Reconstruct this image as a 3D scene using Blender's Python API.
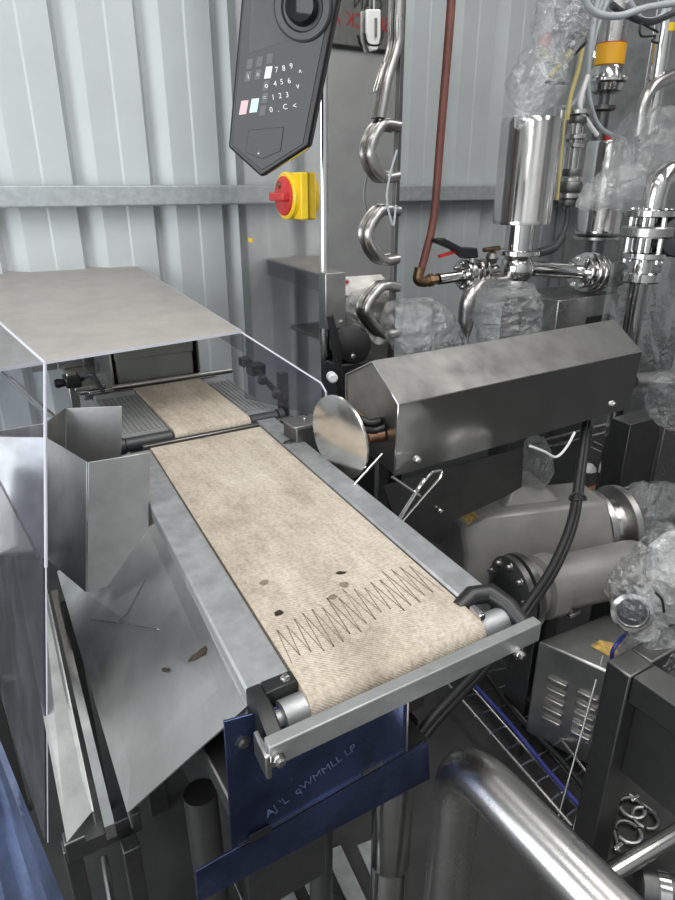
import bpy, bmesh, math, random
from mathutils import Vector as V, Matrix, noise
random.seed(7)
for o in list(bpy.data.objects): bpy.data.objects.remove(o)
S = bpy.context.scene
COL = S.collection
# ------------------------------------------------------------------ camera
F, PITCH, YAW, HC = 640.0, math.radians(22.5), math.radians(31), 1.6
cd = bpy.data.cameras.new('camera'); cam = bpy.data.objects.new('camera', cd); COL.objects.link(cam)
cam.location = (0, 0, HC); cam.rotation_euler = (math.pi/2-PITCH, 0, -YAW)
cd.sensor_fit = 'VERTICAL'; cd.sensor_height = 36.0; cd.lens = F/900*36.0; cd.clip_start = .02
S.camera = cam
# ------------------------------------------------------------------ light
w = bpy.data.worlds.new('world'); S.world = w; w.use_nodes = True
w.node_tree.nodes['Background'].inputs[0].default_value = (.80, .86, .92, 1)
w.node_tree.nodes['Background'].inputs[1].default_value = .6
def area(name, loc, rot, sx, sy, power, col):
    l = bpy.data.lights.new(name, 'AREA'); l.shape = 'RECTANGLE'; l.size = sx; l.size_y = sy
    l.energy = power; l.color = col
    o = bpy.data.objects.new(name, l); COL.objects.link(o); o.location = loc; o.rotation_euler = rot
for i, (x, p) in enumerate(((-1.3, 60), (1.1, 60), (3.6, 34))):           # translucent roof lights
    area('roof_light_lamp', (x, -.3, 4.3), (0, 0, 0), .9, 3.6, p, (1, .985, .95))
area('left_daylight_lamp', (-2.85, .2, 1.7), (0, -math.pi/2, 0), 2.6, 3.2, 95, (.93, .97, 1))   # added daylight from the left; no door is built there
vs = S.view_settings
vs.view_transform = 'Standard'; vs.look = 'None'; vs.gamma = 1; vs.use_curve_mapping = False; vs.exposure = 0.55
# ------------------------------------------------------------------ pixel helpers (photo 675x900)
fw = V((math.sin(YAW)*math.cos(PITCH), math.cos(YAW)*math.cos(PITCH), -math.sin(PITCH)))
rt = V((math.cos(YAW), -math.sin(YAW), 0)); upv = rt.cross(fw); CP = V((0, 0, HC))
def ray(x, y): return fw + rt*((x-337.5)/F) - upv*((y-450)/F)
def Zp(x, y, z): d = ray(x, y); return CP + d*((z-HC)/d.z)
def Yp(x, y, Y): d = ray(x, y); return CP + d*(Y/d.y)
def Xp(x, y, X): d = ray(x, y); return CP + d*(X/d.x)
def PL(x, y, p, n): d = ray(x, y); return CP + d*((p-CP).dot(n)/d.dot(n))
def mpx(p): return (p-CP).dot(fw)/F
# ------------------------------------------------------------------ materials
def newmat(name):
    m = bpy.data.materials.new(name); m.use_nodes = True
    return m, m.node_tree.nodes, m.node_tree.links, m.node_tree.nodes['Principled BSDF']
def noise_node(N, L, scale, detail=4, stretch=None, rough=.55):
    tc = N.new('ShaderNodeTexCoord'); mp = N.new('ShaderNodeMapping'); n = N.new('ShaderNodeTexNoise')
    L.new(tc.outputs['Object'], mp.inputs[0]); L.new(mp.outputs[0], n.inputs['Vector'])
    if stretch: mp.inputs['Scale'].default_value = stretch
    n.inputs['Scale'].default_value = scale; n.inputs['Detail'].default_value = detail; n.inputs['Roughness'].default_value = rough
    return n
def ramp(N, L, src, stops):
    r = N.new('ShaderNodeValToRGB'); L.new(src, r.inputs[0]); e = r.color_ramp.elements
    e[0].position, e[0].color = stops[0][0], tuple(stops[0][1])+(1,)
    e[1].position, e[1].color = stops[-1][0], tuple(stops[-1][1])+(1,)
    for p, c in stops[1:-1]:
        k = e.new(p); k.color = tuple(c)+(1,)
    return r
def g3(v): return (v, v, v)
def steel(name, col, r0, r1, scale=9, bump=.02, stretch=(1, 1, 1), metallic=1.0, var=.25):
    m, N, L, B = newmat(name)
    n = noise_node(N, L, scale, 5, stretch); n2 = noise_node(N, L, scale*14, 3, stretch)
    c0 = tuple(c*(1-var) for c in col); c1 = tuple(min(1, c*(1+var*.5)) for c in col)
    r = ramp(N, L, n.outputs[0], [(.35, c0), (.65, c1)]); L.new(r.outputs[0], B.inputs['Base Color'])
    q = ramp(N, L, n.outputs[0], [(.3, g3(r1)), (.7, g3(r0))]); L.new(q.outputs[0], B.inputs['Roughness'])
    B.inputs['Metallic'].default_value = metallic
    b = N.new('ShaderNodeBump'); b.inputs['Strength'].default_value = bump; b.inputs['Distance'].default_value = .004
    L.new(n2.outputs[0], b.inputs['Height']); L.new(b.outputs[0], B.inputs['Normal'])
    return m
def paint(name, col, rough=.5, var=.1, scale=12, spec=.5, metallic=0, coat=0):
    m, N, L, B = newmat(name)
    n = noise_node(N, L, scale, 5)
    r = ramp(N, L, n.outputs[0], [(.3, tuple(c*(1-var) for c in col)), (.7, tuple(min(1, c*(1+var)) for c in col))])
    L.new(r.outputs[0], B.inputs['Base Color']); B.inputs['Roughness'].default_value = rough
    B.inputs['Specular IOR Level'].default_value = spec; B.inputs['Metallic'].default_value = metallic
    B.inputs['Coat Weight'].default_value = coat
    return m
def clear(name, tint, dirt_col, dirt_lo, dirt_hi, rough=.05, scale=5, bump=0, ior=1.45, gloss=1.0, stops=(.45, .75), sheen=None):
    m, N, L, B = newmat(name); N.remove(B)
    out = [n for n in N if n.type == 'OUTPUT_MATERIAL'][0]
    tr = N.new('ShaderNodeBsdfTransparent'); tr.inputs[0].default_value = tint+(1,)
    gl = N.new('ShaderNodeBsdfGlossy'); gl.inputs['Roughness'].default_value = rough; gl.inputs[0].default_value = (gloss, gloss, gloss, 1)
    fr = N.new('ShaderNodeLayerWeight'); fr.inputs['Blend'].default_value = .5        # same on both sides of the thin sheet
    pw = N.new('ShaderNodeMath'); pw.operation = 'POWER'; L.new(fr.outputs['Facing'], pw.inputs[0]); pw.inputs[1].default_value = 5.0/(ior*ior)*1.6
    ml = N.new('ShaderNodeMath'); ml.operation = 'MULTIPLY_ADD'; L.new(pw.outputs[0], ml.inputs[0]); ml.inputs[1].default_value = min(.9, (ior-1)*1.6); ml.inputs[2].default_value = .03+.1*max(0, ior-1.45)
    if sheen: ml.inputs[2].default_value, ml.inputs[1].default_value, pw.inputs[1].default_value = sheen
    mx = N.new('ShaderNodeMixShader'); L.new(ml.outputs[0], mx.inputs[0]); L.new(tr.outputs[0], mx.inputs[1]); L.new(gl.outputs[0], mx.inputs[2])
    df = N.new('ShaderNodeBsdfDiffuse'); df.inputs[0].default_value = dirt_col+(1,)
    n = noise_node(N, L, scale, 6, rough=.65)
    r = ramp(N, L, n.outputs[0], [(stops[0], g3(dirt_lo)), (stops[1], g3(dirt_hi))])
    m2 = N.new('ShaderNodeMixShader'); L.new(r.outputs[0], m2.inputs[0]); L.new(mx.outputs[0], m2.inputs[1]); L.new(df.outputs[0], m2.inputs[2])
    L.new(m2.outputs[0], out.inputs[0])
    if bump:
        b = N.new('ShaderNodeBump'); b.inputs['Strength'].default_value = bump; b.inputs['Distance'].default_value = .02
        nb = noise_node(N, L, scale*6, 3); L.new(nb.outputs[0], b.inputs['Height'])
        L.new(b.outputs[0], gl.inputs['Normal']); L.new(b.outputs[0], fr.inputs['Normal'])
    return m
M = {}
M['wall'] = paint('painted_cladding', (.545, .578, .59), .45, .05, 3)
M['girt'] = paint('galvanised_girt', (.42, .45, .47), .5, .14, 30, metallic=.25)
M['floor'] = paint('dark_concrete', (.03, .03, .03), .5, .4, 6)
M['shed'] = paint('shed_cladding', (.52, .53, .54), .6, .08, 3)
M['roof'] = paint('roof_cladding', (.5, .52, .53), .6, .05, 3)
M['steel'] = steel('brushed_steel', (.52, .51, .50), .22, .38, 8, .03)
M['polished'] = steel('polished_steel', (.66, .65, .64), .09, .2, 10, .01, var=.12)
M['mirror'] = steel('mirror_steel', (.60, .59, .575), .05, .09, 5, .004, var=.1)
M['dull'] = steel('dull_steel', (.42, .42, .415), .30, .46, 7, .05)
M['chute'] = steel('chute_steel', (.60, .595, .575), .28, .46, 6, .05, var=.3)
M['dark_steel'] = steel('dark_steel', (.20, .20, .20), .35, .5, 9, .05)
M['frame_steel'] = steel('frame_steel', (.19, .19, .187), .36, .5, 6, .04)
M['smeared'] = steel('smeared_steel', (.30, .295, .285), .36, .5, 9, .03, var=.3)
M['alu'] = steel('anodised_aluminium', (.47, .48, .49), .42, .55, 22, .10, metallic=.75, var=.22)
M['bar'] = steel('end_bar_aluminium', (.36, .37, .37), .45, .55, 20, .08, metallic=.7, var=.15)
M['disc'] = steel('pusher_disc_steel', (.80, .775, .74), .16, .26, 14, .03, var=.12)
M['film'] = steel('dark_blue_steel', (.065, .088, .185), .18, .36, 6, .05, metallic=.8, var=.6)  # dark blue base colour on the steel, varied by noise
M['paleblue'] = steel('pale_blue_steel', (.26, .34, .58), .14, .3, 8, .3, metallic=.6, var=.4)  # paler blue base colour, varied by noise
M['black'] = paint('black_plastic', (.012, .012, .013), .4, .2, 20)
M['blackgloss'] = paint('gloss_black_panel', (.014, .015, .018), .06, .1, 3, spec=.32)
M['darkgrey'] = paint('dark_grey_plastic', (.045, .047, .05), .4, .15, 20)
M['grey'] = paint('grey_plastic', (.22, .225, .225), .5, .12, 15)
M['olive'] = paint('olive_grey_housing', (.17, .175, .155), .5, .12, 10)
M['motor'] = paint('grey_motor_enamel', (.23, .225, .215), .38, .16, 8, metallic=.2)
M['yellow'] = paint('yellow_plastic', (.85, .58, .02), .35, .06, 10)
M['orange'] = paint('orange_yellow_band', (.85, .43, .02), .35, .06, 10)
M['red'] = paint('red_plastic', (.55, .03, .03), .35, .08, 10)
M['redpipe'] = paint('red_oxide_pipe', (.16, .055, .045), .45, .25, 14)
M['brass'] = steel('tarnished_brass', (.32, .2, .12), .3, .45, 30, .08)
M['copper'] = steel('copper_nut', (.6, .34, .22), .25, .4, 30, .05)
M['white'] = paint('white_plastic', (.78, .78, .78), .4, .05, 10)
M['greytube'] = paint('grey_hose', (.42, .45, .47), .4, .08, 20)
M['yellowtube'] = paint('yellow_tube', (.62, .52, .22), .4, .12, 20)
M['bluecable'] = paint('blue_cable', (.03, .04, .22), .4, .1, 20)
M['pink'] = paint('pink_key', (.75, .45, .47), .4, .03, 10)
M['mint'] = paint('mint_key', (.52, .75, .66), .4, .03, 10)
M['key'] = paint('dark_key', (.05, .053, .06), .3, .05, 10)
M['label'] = paint('yellow_label', (.55, .36, .10), .5, .5, 60)
M['orangebox'] = paint('orange_plastic', (.5, .16, .06), .5, .2, 20)
M['acrylic'] = clear('clear_acrylic', (.90, .915, .93), (.4, .4, .42), .02, .12, .04, 9, gloss=.5)
M['mirror_front'] = steel('mirror_front_steel', (.68, .67, .65), .015, .035, 5, .001, var=.08)
M['acrylic_wing'] = clear('smoked_acrylic', (.76, .76, .80), (.30, .30, .34), .03, .12, .05, 8, ior=1.3, gloss=.5)
M['acrylic_side'] = clear('clear_guard_acrylic', (.86, .87, .89), (.32, .32, .35), .03, .14, .05, 9, ior=1.12, gloss=.5)
M['acrylic_shade'] = clear('shade_tinted_acrylic', (.42, .42, .46), (.16, .16, .18), .18, .42, .10, 7, gloss=.8)  # clear sheet; the darkness behind it is put into tint and haze
M['edge'] = paint('frosted_acrylic_edge', (.55, .56, .62), .35, .06, 20)
M['dusty'] = clear('dusty_acrylic', (.8, .8, .8), (.62, .595, .565), .72, .96, .12, 7, stops=(.3, .62))
M['bag'] = clear('crumpled_clear_plastic', (.95, .955, .96), (.9, .91, .92), .01, .16, .07, 16, .45, 1.6, stops=(.48, .72), sheen=(.09, .8, 2.0))
M['sheetfilm'] = clear('hanging_clear_film', (.86, .87, .88), (.5, .5, .5), .03, .16, .08, 5, .4, 1.5, sheen=(.12, .8, 2.0))
# conveyor belt fabric
def make_translucent(m, k=.5):
    N, L = m.node_tree.nodes, m.node_tree.links
    df = [n for n in N if n.type == 'BSDF_DIFFUSE'][0]; t = N.new('ShaderNodeBsdfTranslucent'); t.inputs[0].default_value = df.inputs[0].default_value
    mx = N.new('ShaderNodeMixShader'); mx.inputs[0].default_value = k
    to = [l.to_socket for l in L if l.from_node == df]
    L.new(df.outputs[0], mx.inputs[1]); L.new(t.outputs[0], mx.inputs[2])
    for q in to: L.new(mx.outputs[0], q)
make_translucent(M['dusty'], .4); make_translucent(M['bag'], .5); make_translucent(M['sheetfilm'], .4)
def belt_mat():
    m, N, L, B = newmat('woven_tan_belt')
    n = noise_node(N, L, 5, 6, (1.5, .8, 1), .7); n2 = noise_node(N, L, 160, 3); n3 = noise_node(N, L, 2.2, 3)
    r = ramp(N, L, n.outputs[0], [(.25, (.30, .245, .19)), (.5, (.52, .45, .365)), (.75, (.64, .575, .49))])
    q = ramp(N, L, n2.outputs[0], [(.3, g3(.62)), (.6, g3(1))])
    mx = N.new('ShaderNodeMixRGB'); mx.blend_type = 'MULTIPLY'; mx.inputs[0].default_value = .75
    L.new(r.outputs[0], mx.inputs[1]); L.new(q.outputs[0], mx.inputs[2])
    # streaks along the travel direction
    s = noise_node(N, L, 14, 4, (6, .35, 1)); rs = ramp(N, L, s.outputs[0], [(.3, g3(.78)), (.6, g3(1))])
    m2 = N.new('ShaderNodeMixRGB'); m2.blend_type = 'MULTIPLY'; m2.inputs[0].default_value = .6
    L.new(mx.outputs[0], m2.inputs[1]); L.new(rs.outputs[0], m2.inputs[2])
    L.new(m2.outputs[0], B.inputs['Base Color']); B.inputs['Roughness'].default_value = .85
    tc = N.new('ShaderNodeTexCoord'); wv = N.new('ShaderNodeTexWave'); wv.bands_direction = 'DIAGONAL'
    wv.inputs['Scale'].default_value = 95; wv.inputs['Distortion'].default_value = 1.5; L.new(tc.outputs['Object'], wv.inputs[0])
    b = N.new('ShaderNodeBump'); b.inputs['Strength'].default_value = .35; b.inputs['Distance'].default_value = .0015
    L.new(wv.outputs[0], b.inputs['Height']); L.new(b.outputs[0], B.inputs['Normal'])
    return m
M['belt'] = belt_mat()
M['stain'] = paint('brown_grease_stain', (.04, .032, .026), .95, .3, 40, spec=.1)
M['seam'] = paint('splice_seam', (.19, .145, .11), .8, .35, 60)
M['platetext'] = paint('plate_lettering', (.075, .10, .18), .4, .5, 60)
# ------------------------------------------------------------------ mesh builder
class MB:
    def __init__(s): s.v = []; s.f = []
    def add(s, vs_, fs):
        k = len(s.v); s.v += [V(p) for p in vs_]; s.f += [tuple(i+k for i in f) for f in fs]; return s
    def hexa(s, p):   # p[0..3] bottom loop, p[4..7] top loop
        return s.add(p, [(3, 2, 1, 0), (4, 5, 6, 7), (0, 1, 5, 4), (1, 2, 6, 5), (2, 3, 7, 6), (3, 0, 4, 7)])
    def box(s, a, b, R=None, c=None):
        x0, y0, z0 = a; x1, y1, z1 = b
        p = [V(q) for q in ((x0, y0, z0), (x1, y0, z0), (x1, y1, z0), (x0, y1, z0), (x0, y0, z1), (x1, y0, z1), (x1, y1, z1), (x0, y1, z1))]
        if R is not None:
            c = V(c) if c is not None else (V(a)+V(b))/2
            p = [c + R @ (q-c) for q in p]
        return s.hexa(p)
    def prism(s, poly, vec):
        n = len(poly); poly = [V(p) for p in poly]; vec = V(vec)
        return s.add(poly+[p+vec for p in poly], [tuple(range(n-1, -1, -1)), tuple(range(n, 2*n))]+[(i, (i+1) % n, n+(i+1) % n, n+i) for i in range(n)])
    def sheet(s, poly, t):
        poly = [V(p) for p in poly]; n = V((0, 0, 0))
        for i in range(len(poly)):
            n += (poly[i]-poly[0]).cross(poly[(i+1) % len(poly)]-poly[0])
        return s.prism(poly, n.normalized()*t)
    def tube(s, path, r, n=12, cap=True):
        path = [V(p) for p in path]; m = len(path)
        rr = r if isinstance(r, (list, tuple)) else [r]*m
        T = []
        for i in range(m):
            t = path[min(i+1, m-1)]-path[max(i-1, 0)]
            T.append(t.normalized() if t.length > 1e-9 else V((0, 0, 1)))
        a = V((0, 0, 1)) if abs(T[0].z) < .9 else V((1, 0, 0))
        u = T[0].cross(a).normalized(); k = len(s.v)
        for i in range(m):
            u = (u - T[i]*u.dot(T[i])).normalized(); w_ = T[i].cross(u)
            for j in range(n):
                an = 2*math.pi*j/n; s.v.append(path[i]+(u*math.cos(an)+w_*math.sin(an))*rr[i])
        for i in range(m-1):
            for j in range(n):
                s.f.append((k+i*n+j, k+i*n+(j+1) % n, k+(i+1)*n+(j+1) % n, k+(i+1)*n+j))
        if cap:
            s.f.append(tuple(k+j for j in range(n-1, -1, -1))); s.f.append(tuple(k+(m-1)*n+j for j in range(n)))
        return s
    def cyl(s, a, b, r, n=20): return s.tube([a, b], r, n)
    def lathe(s, o, axis, prof, n=28, cap=True):   # prof [(t along axis, radius)]
        o = V(o); ax = V(axis).normalized(); a = V((0, 0, 1)) if abs(ax.z) < .9 else V((1, 0, 0))
        u = ax.cross(a).normalized(); w_ = ax.cross(u); k = len(s.v); m = len(prof)
        for t, r in prof:
            for j in range(n):
                an = 2*math.pi*j/n; s.v.append(o+ax*t+(u*math.cos(an)+w_*math.sin(an))*max(r, 1e-5))
        for i in range(m-1):
            for j in range(n):
                s.f.append((k+i*n+j, k+i*n+(j+1) % n, k+(i+1)*n+(j+1) % n, k+(i+1)*n+j))
        if cap:
            s.f.append(tuple(k+j for j in range(n-1, -1, -1))); s.f.append(tuple(k+(m-1)*n+j for j in range(n)))
        return s
    def map(s, fn): s.v = [fn(p) for p in s.v]; return s
def fillet(pts, r, n=7):
    pts = [V(p) for p in pts]; out = [pts[0]]
    for i in range(1, len(pts)-1):
        a, b, c = pts[i-1], pts[i], pts[i+1]
        d1 = (a-b); d2 = (c-b); rr = min(r, d1.length*.48, d2.length*.48)
        p, q = b+d1.normalized()*rr, b+d2.normalized()*rr
        for k in range(n+1):
            t = k/n; out.append(p*(1-t)**2+b*2*t*(1-t)+q*t*t)
    return out+[pts[-1]]
def smooth(pts, n=8):
    pts = [V(p) for p in pts]; P = [pts[0]*2-pts[1]]+pts+[pts[-1]*2-pts[-2]]; out = []
    for i in range(1, len(P)-2):
        for k in range(n):
            t = k/n; a, b, c, d = P[i-1], P[i], P[i+1], P[i+2]
            out.append(.5*((2*b)+(c-a)*t+(2*a-5*b+4*c-d)*t*t+(3*b-a-3*c+d)*t**3))
    return out+[pts[-1]]
ORG = {}
def mkobj(name, mb, mat, org, bevel=0, smoothing=True, ang=38):
    me = bpy.data.meshes.new(name)
    me.from_pydata([tuple(p-org) for p in mb.v], [], mb.f); me.update()
    bm = bmesh.new(); bm.from_mesh(me); bmesh.ops.recalc_face_normals(bm, faces=bm.faces); bm.to_mesh(me); bm.free()
    me.materials.append(M[mat] if isinstance(mat, str) else mat)
    if smoothing:
        for p in me.polygons: p.use_smooth = True
        me.set_sharp_from_angle(angle=math.radians(ang))
    o = bpy.data.objects.new(name, me); COL.objects.link(o)
    if bevel:
        b = o.modifiers.new('bevel', 'BEVEL'); b.width = bevel; b.segments = 2; b.limit_method = 'ANGLE'; b.angle_limit = math.radians(40)
    return o
def tag(o, label, cat, group=None):
    o['label'] = label; o['category'] = cat
    if group: o['group'] = group
def thing(name, label, cat, loc, group=None):
    o = bpy.data.objects.new(name, None); COL.objects.link(o); o.empty_display_size = .05
    o.location = V(loc); tag(o, label, cat, group); ORG[o] = V(loc); return o
def part(name, mb, mat, parent, bevel=0, label=None, **k):
    o = mkobj(name, mb, mat, ORG[parent], bevel, **k); o.parent = parent; ORG[o] = ORG[parent]
    if label: o['label'] = label
    return o
def solo(name, mb, mat, label, cat, group=None, bevel=0, **k):
    c = sum((p for p in mb.v), V((0, 0, 0)))/len(mb.v); c.z = min(p.z for p in mb.v)
    o = mkobj(name, mb, mat, c, bevel, **k); o.location = c; ORG[o] = c; tag(o, label, cat, group); return o
def struct(name, mb, mat, bevel=0, **k):
    o = mkobj(name, mb, mat, V((0, 0, 0)), bevel, **k); o['kind'] = 'structure'; ORG[o] = V((0, 0, 0)); return o
def text(name, body, center, u, v, size, mat, parent, depth=.0004, label=None):
    cu = bpy.data.curves.new(name, 'FONT'); cu.body = body; cu.size = size; cu.align_x = 'CENTER'; cu.align_y = 'CENTER'; cu.extrude = depth
    to = bpy.data.objects.new(name, cu); COL.objects.link(to)
    me = bpy.data.meshes.new_from_object(to.evaluated_get(bpy.context.evaluated_depsgraph_get()))
    bpy.data.objects.remove(to)
    u = V(u).normalized(); v = V(v); v = (v-u*u.dot(v)).normalized(); n = u.cross(v); org = ORG[parent]
    for p in me.vertices: p.co = V(center)+u*p.co.x+v*p.co.y+n*p.co.z-org
    me.materials.clear(); me.materials.append(M[mat])
    o = bpy.data.objects.new(name, me); COL.objects.link(o); o.parent = parent; ORG[o] = org
    if label: o['label'] = label
    return o
BOLT = {}
def bolt(parent, p, axis, r=.006, h=.005, mat='polished', name='bolt'):
    key = (round(r, 4), round(h, 4), mat)
    if key not in BOLT:
        o0 = mkobj(name, MB().lathe((0, 0, 0), (0, 0, 1), [(-.002, r*1.5), (h*.25, r*1.5), (h*.3, r), (h, r*.95), (h*1.15, r*.6)], 8), mat, V((0, 0, 0)), smoothing=False)
        BOLT[key] = o0.data; bpy.data.objects.remove(o0)
    o = bpy.data.objects.new(name, BOLT[key]); COL.objects.link(o); o.parent = parent
    o.location = V(p)-ORG[parent]; o.rotation_euler = V(axis).to_track_quat('Z', 'Y').to_euler(); return o
def bag(path, radii, seed, rings=30, seg=36, amp=.22):
    """crumpled plastic bag: a swept closed skin folded into many small facets"""
    rnd = random.Random(seed); pts = smooth(path, 12); m = len(pts); P = [pts[int(i*(m-1)/(rings-1))] for i in range(rings)]; nr = len(radii); R = []
    for i in range(rings):
        t = i/(rings-1)*(nr-1); k = min(int(t), nr-2); R.append(radii[k]*(1-(t-k))+radii[k+1]*(t-k))
    mb = MB(); mb.tube(P, R, seg); off = V((seed*3.7, seed*1.3, seed*2.1)); rm = max(radii)
    for i in range(rings):
        for j in range(seg):
            p = mb.v[i*seg+j]; q = p/rm
            d = (1-abs(noise.noise(q*1.2+off))*2)*.40+(1-abs(noise.noise(q*2.7+off))*2)*.34+(1-abs(noise.noise(q*6+off))*2)*.26
            mb.v[i*seg+j] = P[i]+(p-P[i])*(1+amp*(d-.35)*1.7)+V((rnd.uniform(-1, 1), rnd.uniform(-1, 1), rnd.uniform(-1, 1)))*rm*.028
    f2 = []
    for f in mb.f:
        if len(f) == 4: f2 += [(f[0], f[1], f[2]), (f[0], f[2], f[3])] if rnd.random() < .5 else [(f[0], f[1], f[3]), (f[1], f[2], f[3])]
        else: f2.append(f)
    mb.f = f2
    return mb
def crumple_sheet(a, b, c, d, seed, nu=30, nv=30, amp=.03, thick=.002):
    """hanging film: a,b top corners; d,c bottom corners"""
    a, b, c, d = map(V, (a, b, c, d)); n = (b-a).cross(d-a).normalized(); mb = MB(); off = V((seed*2.3, seed*5.1, seed)); sz = (b-a).length
    front = []
    for i in range(nv+1):
        for j in range(nu+1):
            u, v_ = j/nu, i/nv; p = (a*(1-u)+b*u)*(1-v_)+(d*(1-u)+c*u)*v_
            q = V((u*2.2, v_*1.2, 0))*1.6+off
            h = (.5-abs(noise.noise(q)))*1.0+(.5-abs(noise.noise(q*2.4)))*.45+(.5-abs(noise.noise(q*6)))*.14
            front.append(p+n*h*amp)
    k = len(front); w_ = nu+1; f = []
    for i in range(nv):
        for j in range(nu):
            q = (i*w_+j, i*w_+j+1, (i+1)*w_+j+1, (i+1)*w_+j); f.append(q)
    mb.add(front, f)
    return mb
# ================================================================== SETTING
YW = 3.15
wb = MB(); prof = []; pitch = .337; x = .561-pitch*9
while x < 6.5:
    prof += [(x, 0), (x+.026, .052), (x+.046, .052), (x+.108, 0), (x+.112, 0), (x+.215, .005), (x+.224, 0), (x+.33, .0)]
    x += pitch
n = len(prof)
vs_ = [V((a, YW+b, 0)) for a, b in prof]+[V((a, YW+b, 4.4)) for a, b in prof]
wb.add(vs_, [(i, i+1, n+i+1, n+i) for i in range(n-1)])
struct('wall_back', wb, 'wall', smoothing=False)
struct('trim_1', MB().box((-2.9, 3.06, 1.513), (6.4, 3.143, 1.6)), 'girt', bevel=.008)
struct('floor', MB().box((-3, -2.5, -.1), (6.5, 3.3, 0)), 'floor')
struct('ceiling', MB().box((-3, -2.5, 4.4), (6.5, 3.3, 4.45)), 'roof')
struct('wall_right', MB().box((6.45, -2.5, 0), (6.5, 3.3, 4.4)), 'shed')
rear = struct('wall_rear', MB().box((-3, -2.5, 0), (6.5, -2.45, 4.4)), 'shed')
struct('wall_left', MB().box((-3, -2.5, 0), (-2.95, 3.3, 4.4)), 'shed')
# ================================================================== MAIN BELT CONVEYOR
def sh(p): return V((p.x+.07*(p.y-.6), p.y, p.z))          # the conveyor stands a few degrees askew
ZB = .95
cv = thing('belt_conveyor', 'long outfeed conveyor with a wide worn tan belt between grey aluminium rails', 'conveyor', sh(V((.48, 1.1, .86))))
bp = []
for k in range(13):                                            # belt loop: round the near roller, along the top, round the far roller
    a = math.pi*(1.5-k/12); bp.append((.618+.026*math.cos(a), ZB-.026+.026*math.sin(a)))
bp += [(.7+.03*i, ZB) for i in range(31)]
for k in range(13):
    a = math.pi*(.5-k/12); bp.append((1.61+.020*math.cos(a), ZB-.020+.020*math.sin(a)))
mb = MB(); nb = len(bp); cols = 9
for j in range(cols):
    xx = .316+(.636-.316)*j/(cols-1)
    mb.v += [V((xx, y, z)) for y, z in bp]
for j in range(cols-1):
    for i in range(nb):
        mb.f.append((j*nb+i, j*nb+(i+1) % nb, (j+1)*nb+(i+1) % nb, (j+1)*nb+i))
mb.f.append(tuple(range(nb))); mb.f.append(tuple((cols-1)*nb+i for i in range(nb-1, -1, -1)))
belt = part('conveyor_belt', mb.map(sh), 'belt', cv, label='tan woven conveyor belt with zigzag splice and grease spots')
zz = MB()                                                      # zigzag finger splice, thin and proud of the belt
NT = 17; top, bot = [], []
for i in range(NT*2+1):
    u = i/(NT*2); xx = .323+.306*u; y = (.765+.045*u) if i % 2 else (.680+.03*u)
    y += random.uniform(-.012, .012); top.append((xx, y))
for i in range(NT*2):
    a, b = V((*top[i], ZB+.0003)), V((*top[i+1], ZB+.0003)); d = V((b-a).normalized()); s_ = d.cross(V((0, 0, 1)))*.0009*random.uniform(.5, 1.25)
    zz.add([a-s_, b-s_, b+s_, a+s_], [(0, 1, 2, 3)])
part('splice_seam', zz.map(sh), 'seam', belt, label='dark zigzag splice line across the belt')
st = MB()
def blot(x, y, r, el=1.0, rot=0, seed=0, z=ZB+.0004):
    n = 16; pts = []
    for k in range(n):
        a = 2*math.pi*k/n; rr = r*(1+.45*noise.noise(V((math.cos(a)*1.5, math.sin(a)*1.5, seed))))
        px, py = rr*math.cos(a)*el, rr*math.sin(a); pts.append(V((x+px*math.cos(rot)-py*math.sin(rot), y+px*math.sin(rot)+py*math.cos(rot), z)))
    return pts
def spot(px, py, r, el, rot, seed):
    p = Zp(px, py, ZB); q = blot(p.x, p.y, r, el, rot, seed)
    return part('stain', MB().add(q, [tuple(range(len(q)))]), 'stain' if seed < 3 else 'seam', belt)
spot(279, 613, .007, 1.2, .3, 1); spot(344, 585, .010, .8, .6, 4); spot(341, 573, .005, 2, -.4, 2); spot(264, 583, .007, 1.4, .5, 5); spot(333, 597, .006, 1.6, .2, 6)
def rail(x0, x1, y0, y1, name, mat='alu'):
    return part(name, MB().box((x0, y0, .872), (x1, y1, ZB+.003)).map(sh), mat, cv, bevel=.004)
rail(.243, .312, .655, 1.60, 'side_rail'); rail(.641, .702, .655, 1.66, 'side_rail')
part('bed_plate', MB().box((.312, .66, .893), (.641, 1.58, .922)).map(sh), 'dull', cv)
part('end_bar', MB().box((.236, .551, .918), (.716, .571, ZB+.004)).map(sh), 'bar', cv, bevel=.002, label='grey aluminium bar across the near end')
part('drive_roller', MB().lathe(sh(V((.268, .618, ZB-.028))), (1, 0, 0), [(0, .012), (.012, .012), (.012, .0225), (.425, .0225), (.425, .012), (.438, .012)], 24), 'alu', cv)
part('end_cap', MB().prism([(.243, .574, .888), (.243, .66, .888), (.243, .66, ZB+.006), (.243, .61, ZB+.009), (.243, .574, ZB-.006)], (.022, 0, 0)).box((.265, .636, .888), (.314, .662, ZB+.005)).map(sh), 'black', cv, bevel=.003)
part('end_cap', MB().tube([sh(V((.63, .662, ZB-.01))), sh(V((.665, .668, ZB))), sh(V((.695, .655, ZB+.002))), sh(V((.708, .62, ZB-.008))), sh(V((.708, .575, ZB-.02)))], [.014, .017, .018, .017, .012], 12).map(lambda p: p), 'black', cv)
part('corner_bracket', MB().box((.229, .548, .905), (.238, .595, .945)).map(sh), 'steel', cv, bevel=.003)
bolt(cv, sh(V((.246, .550, .932))), (0, -1, .1), .007, .010)
bolt(cv, sh(V((.668, .549, .915))), (0, -1, 0), .007, .010)
bolt(cv, sh(V((.30, .648, ZB+.005))), (0, 0, 1), .005, .006)
part('tensioner', MB().box((.635, .61, ZB-.004), (.647, .64, ZB+.008)).map(sh), 'polished', cv, bevel=.002)
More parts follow.
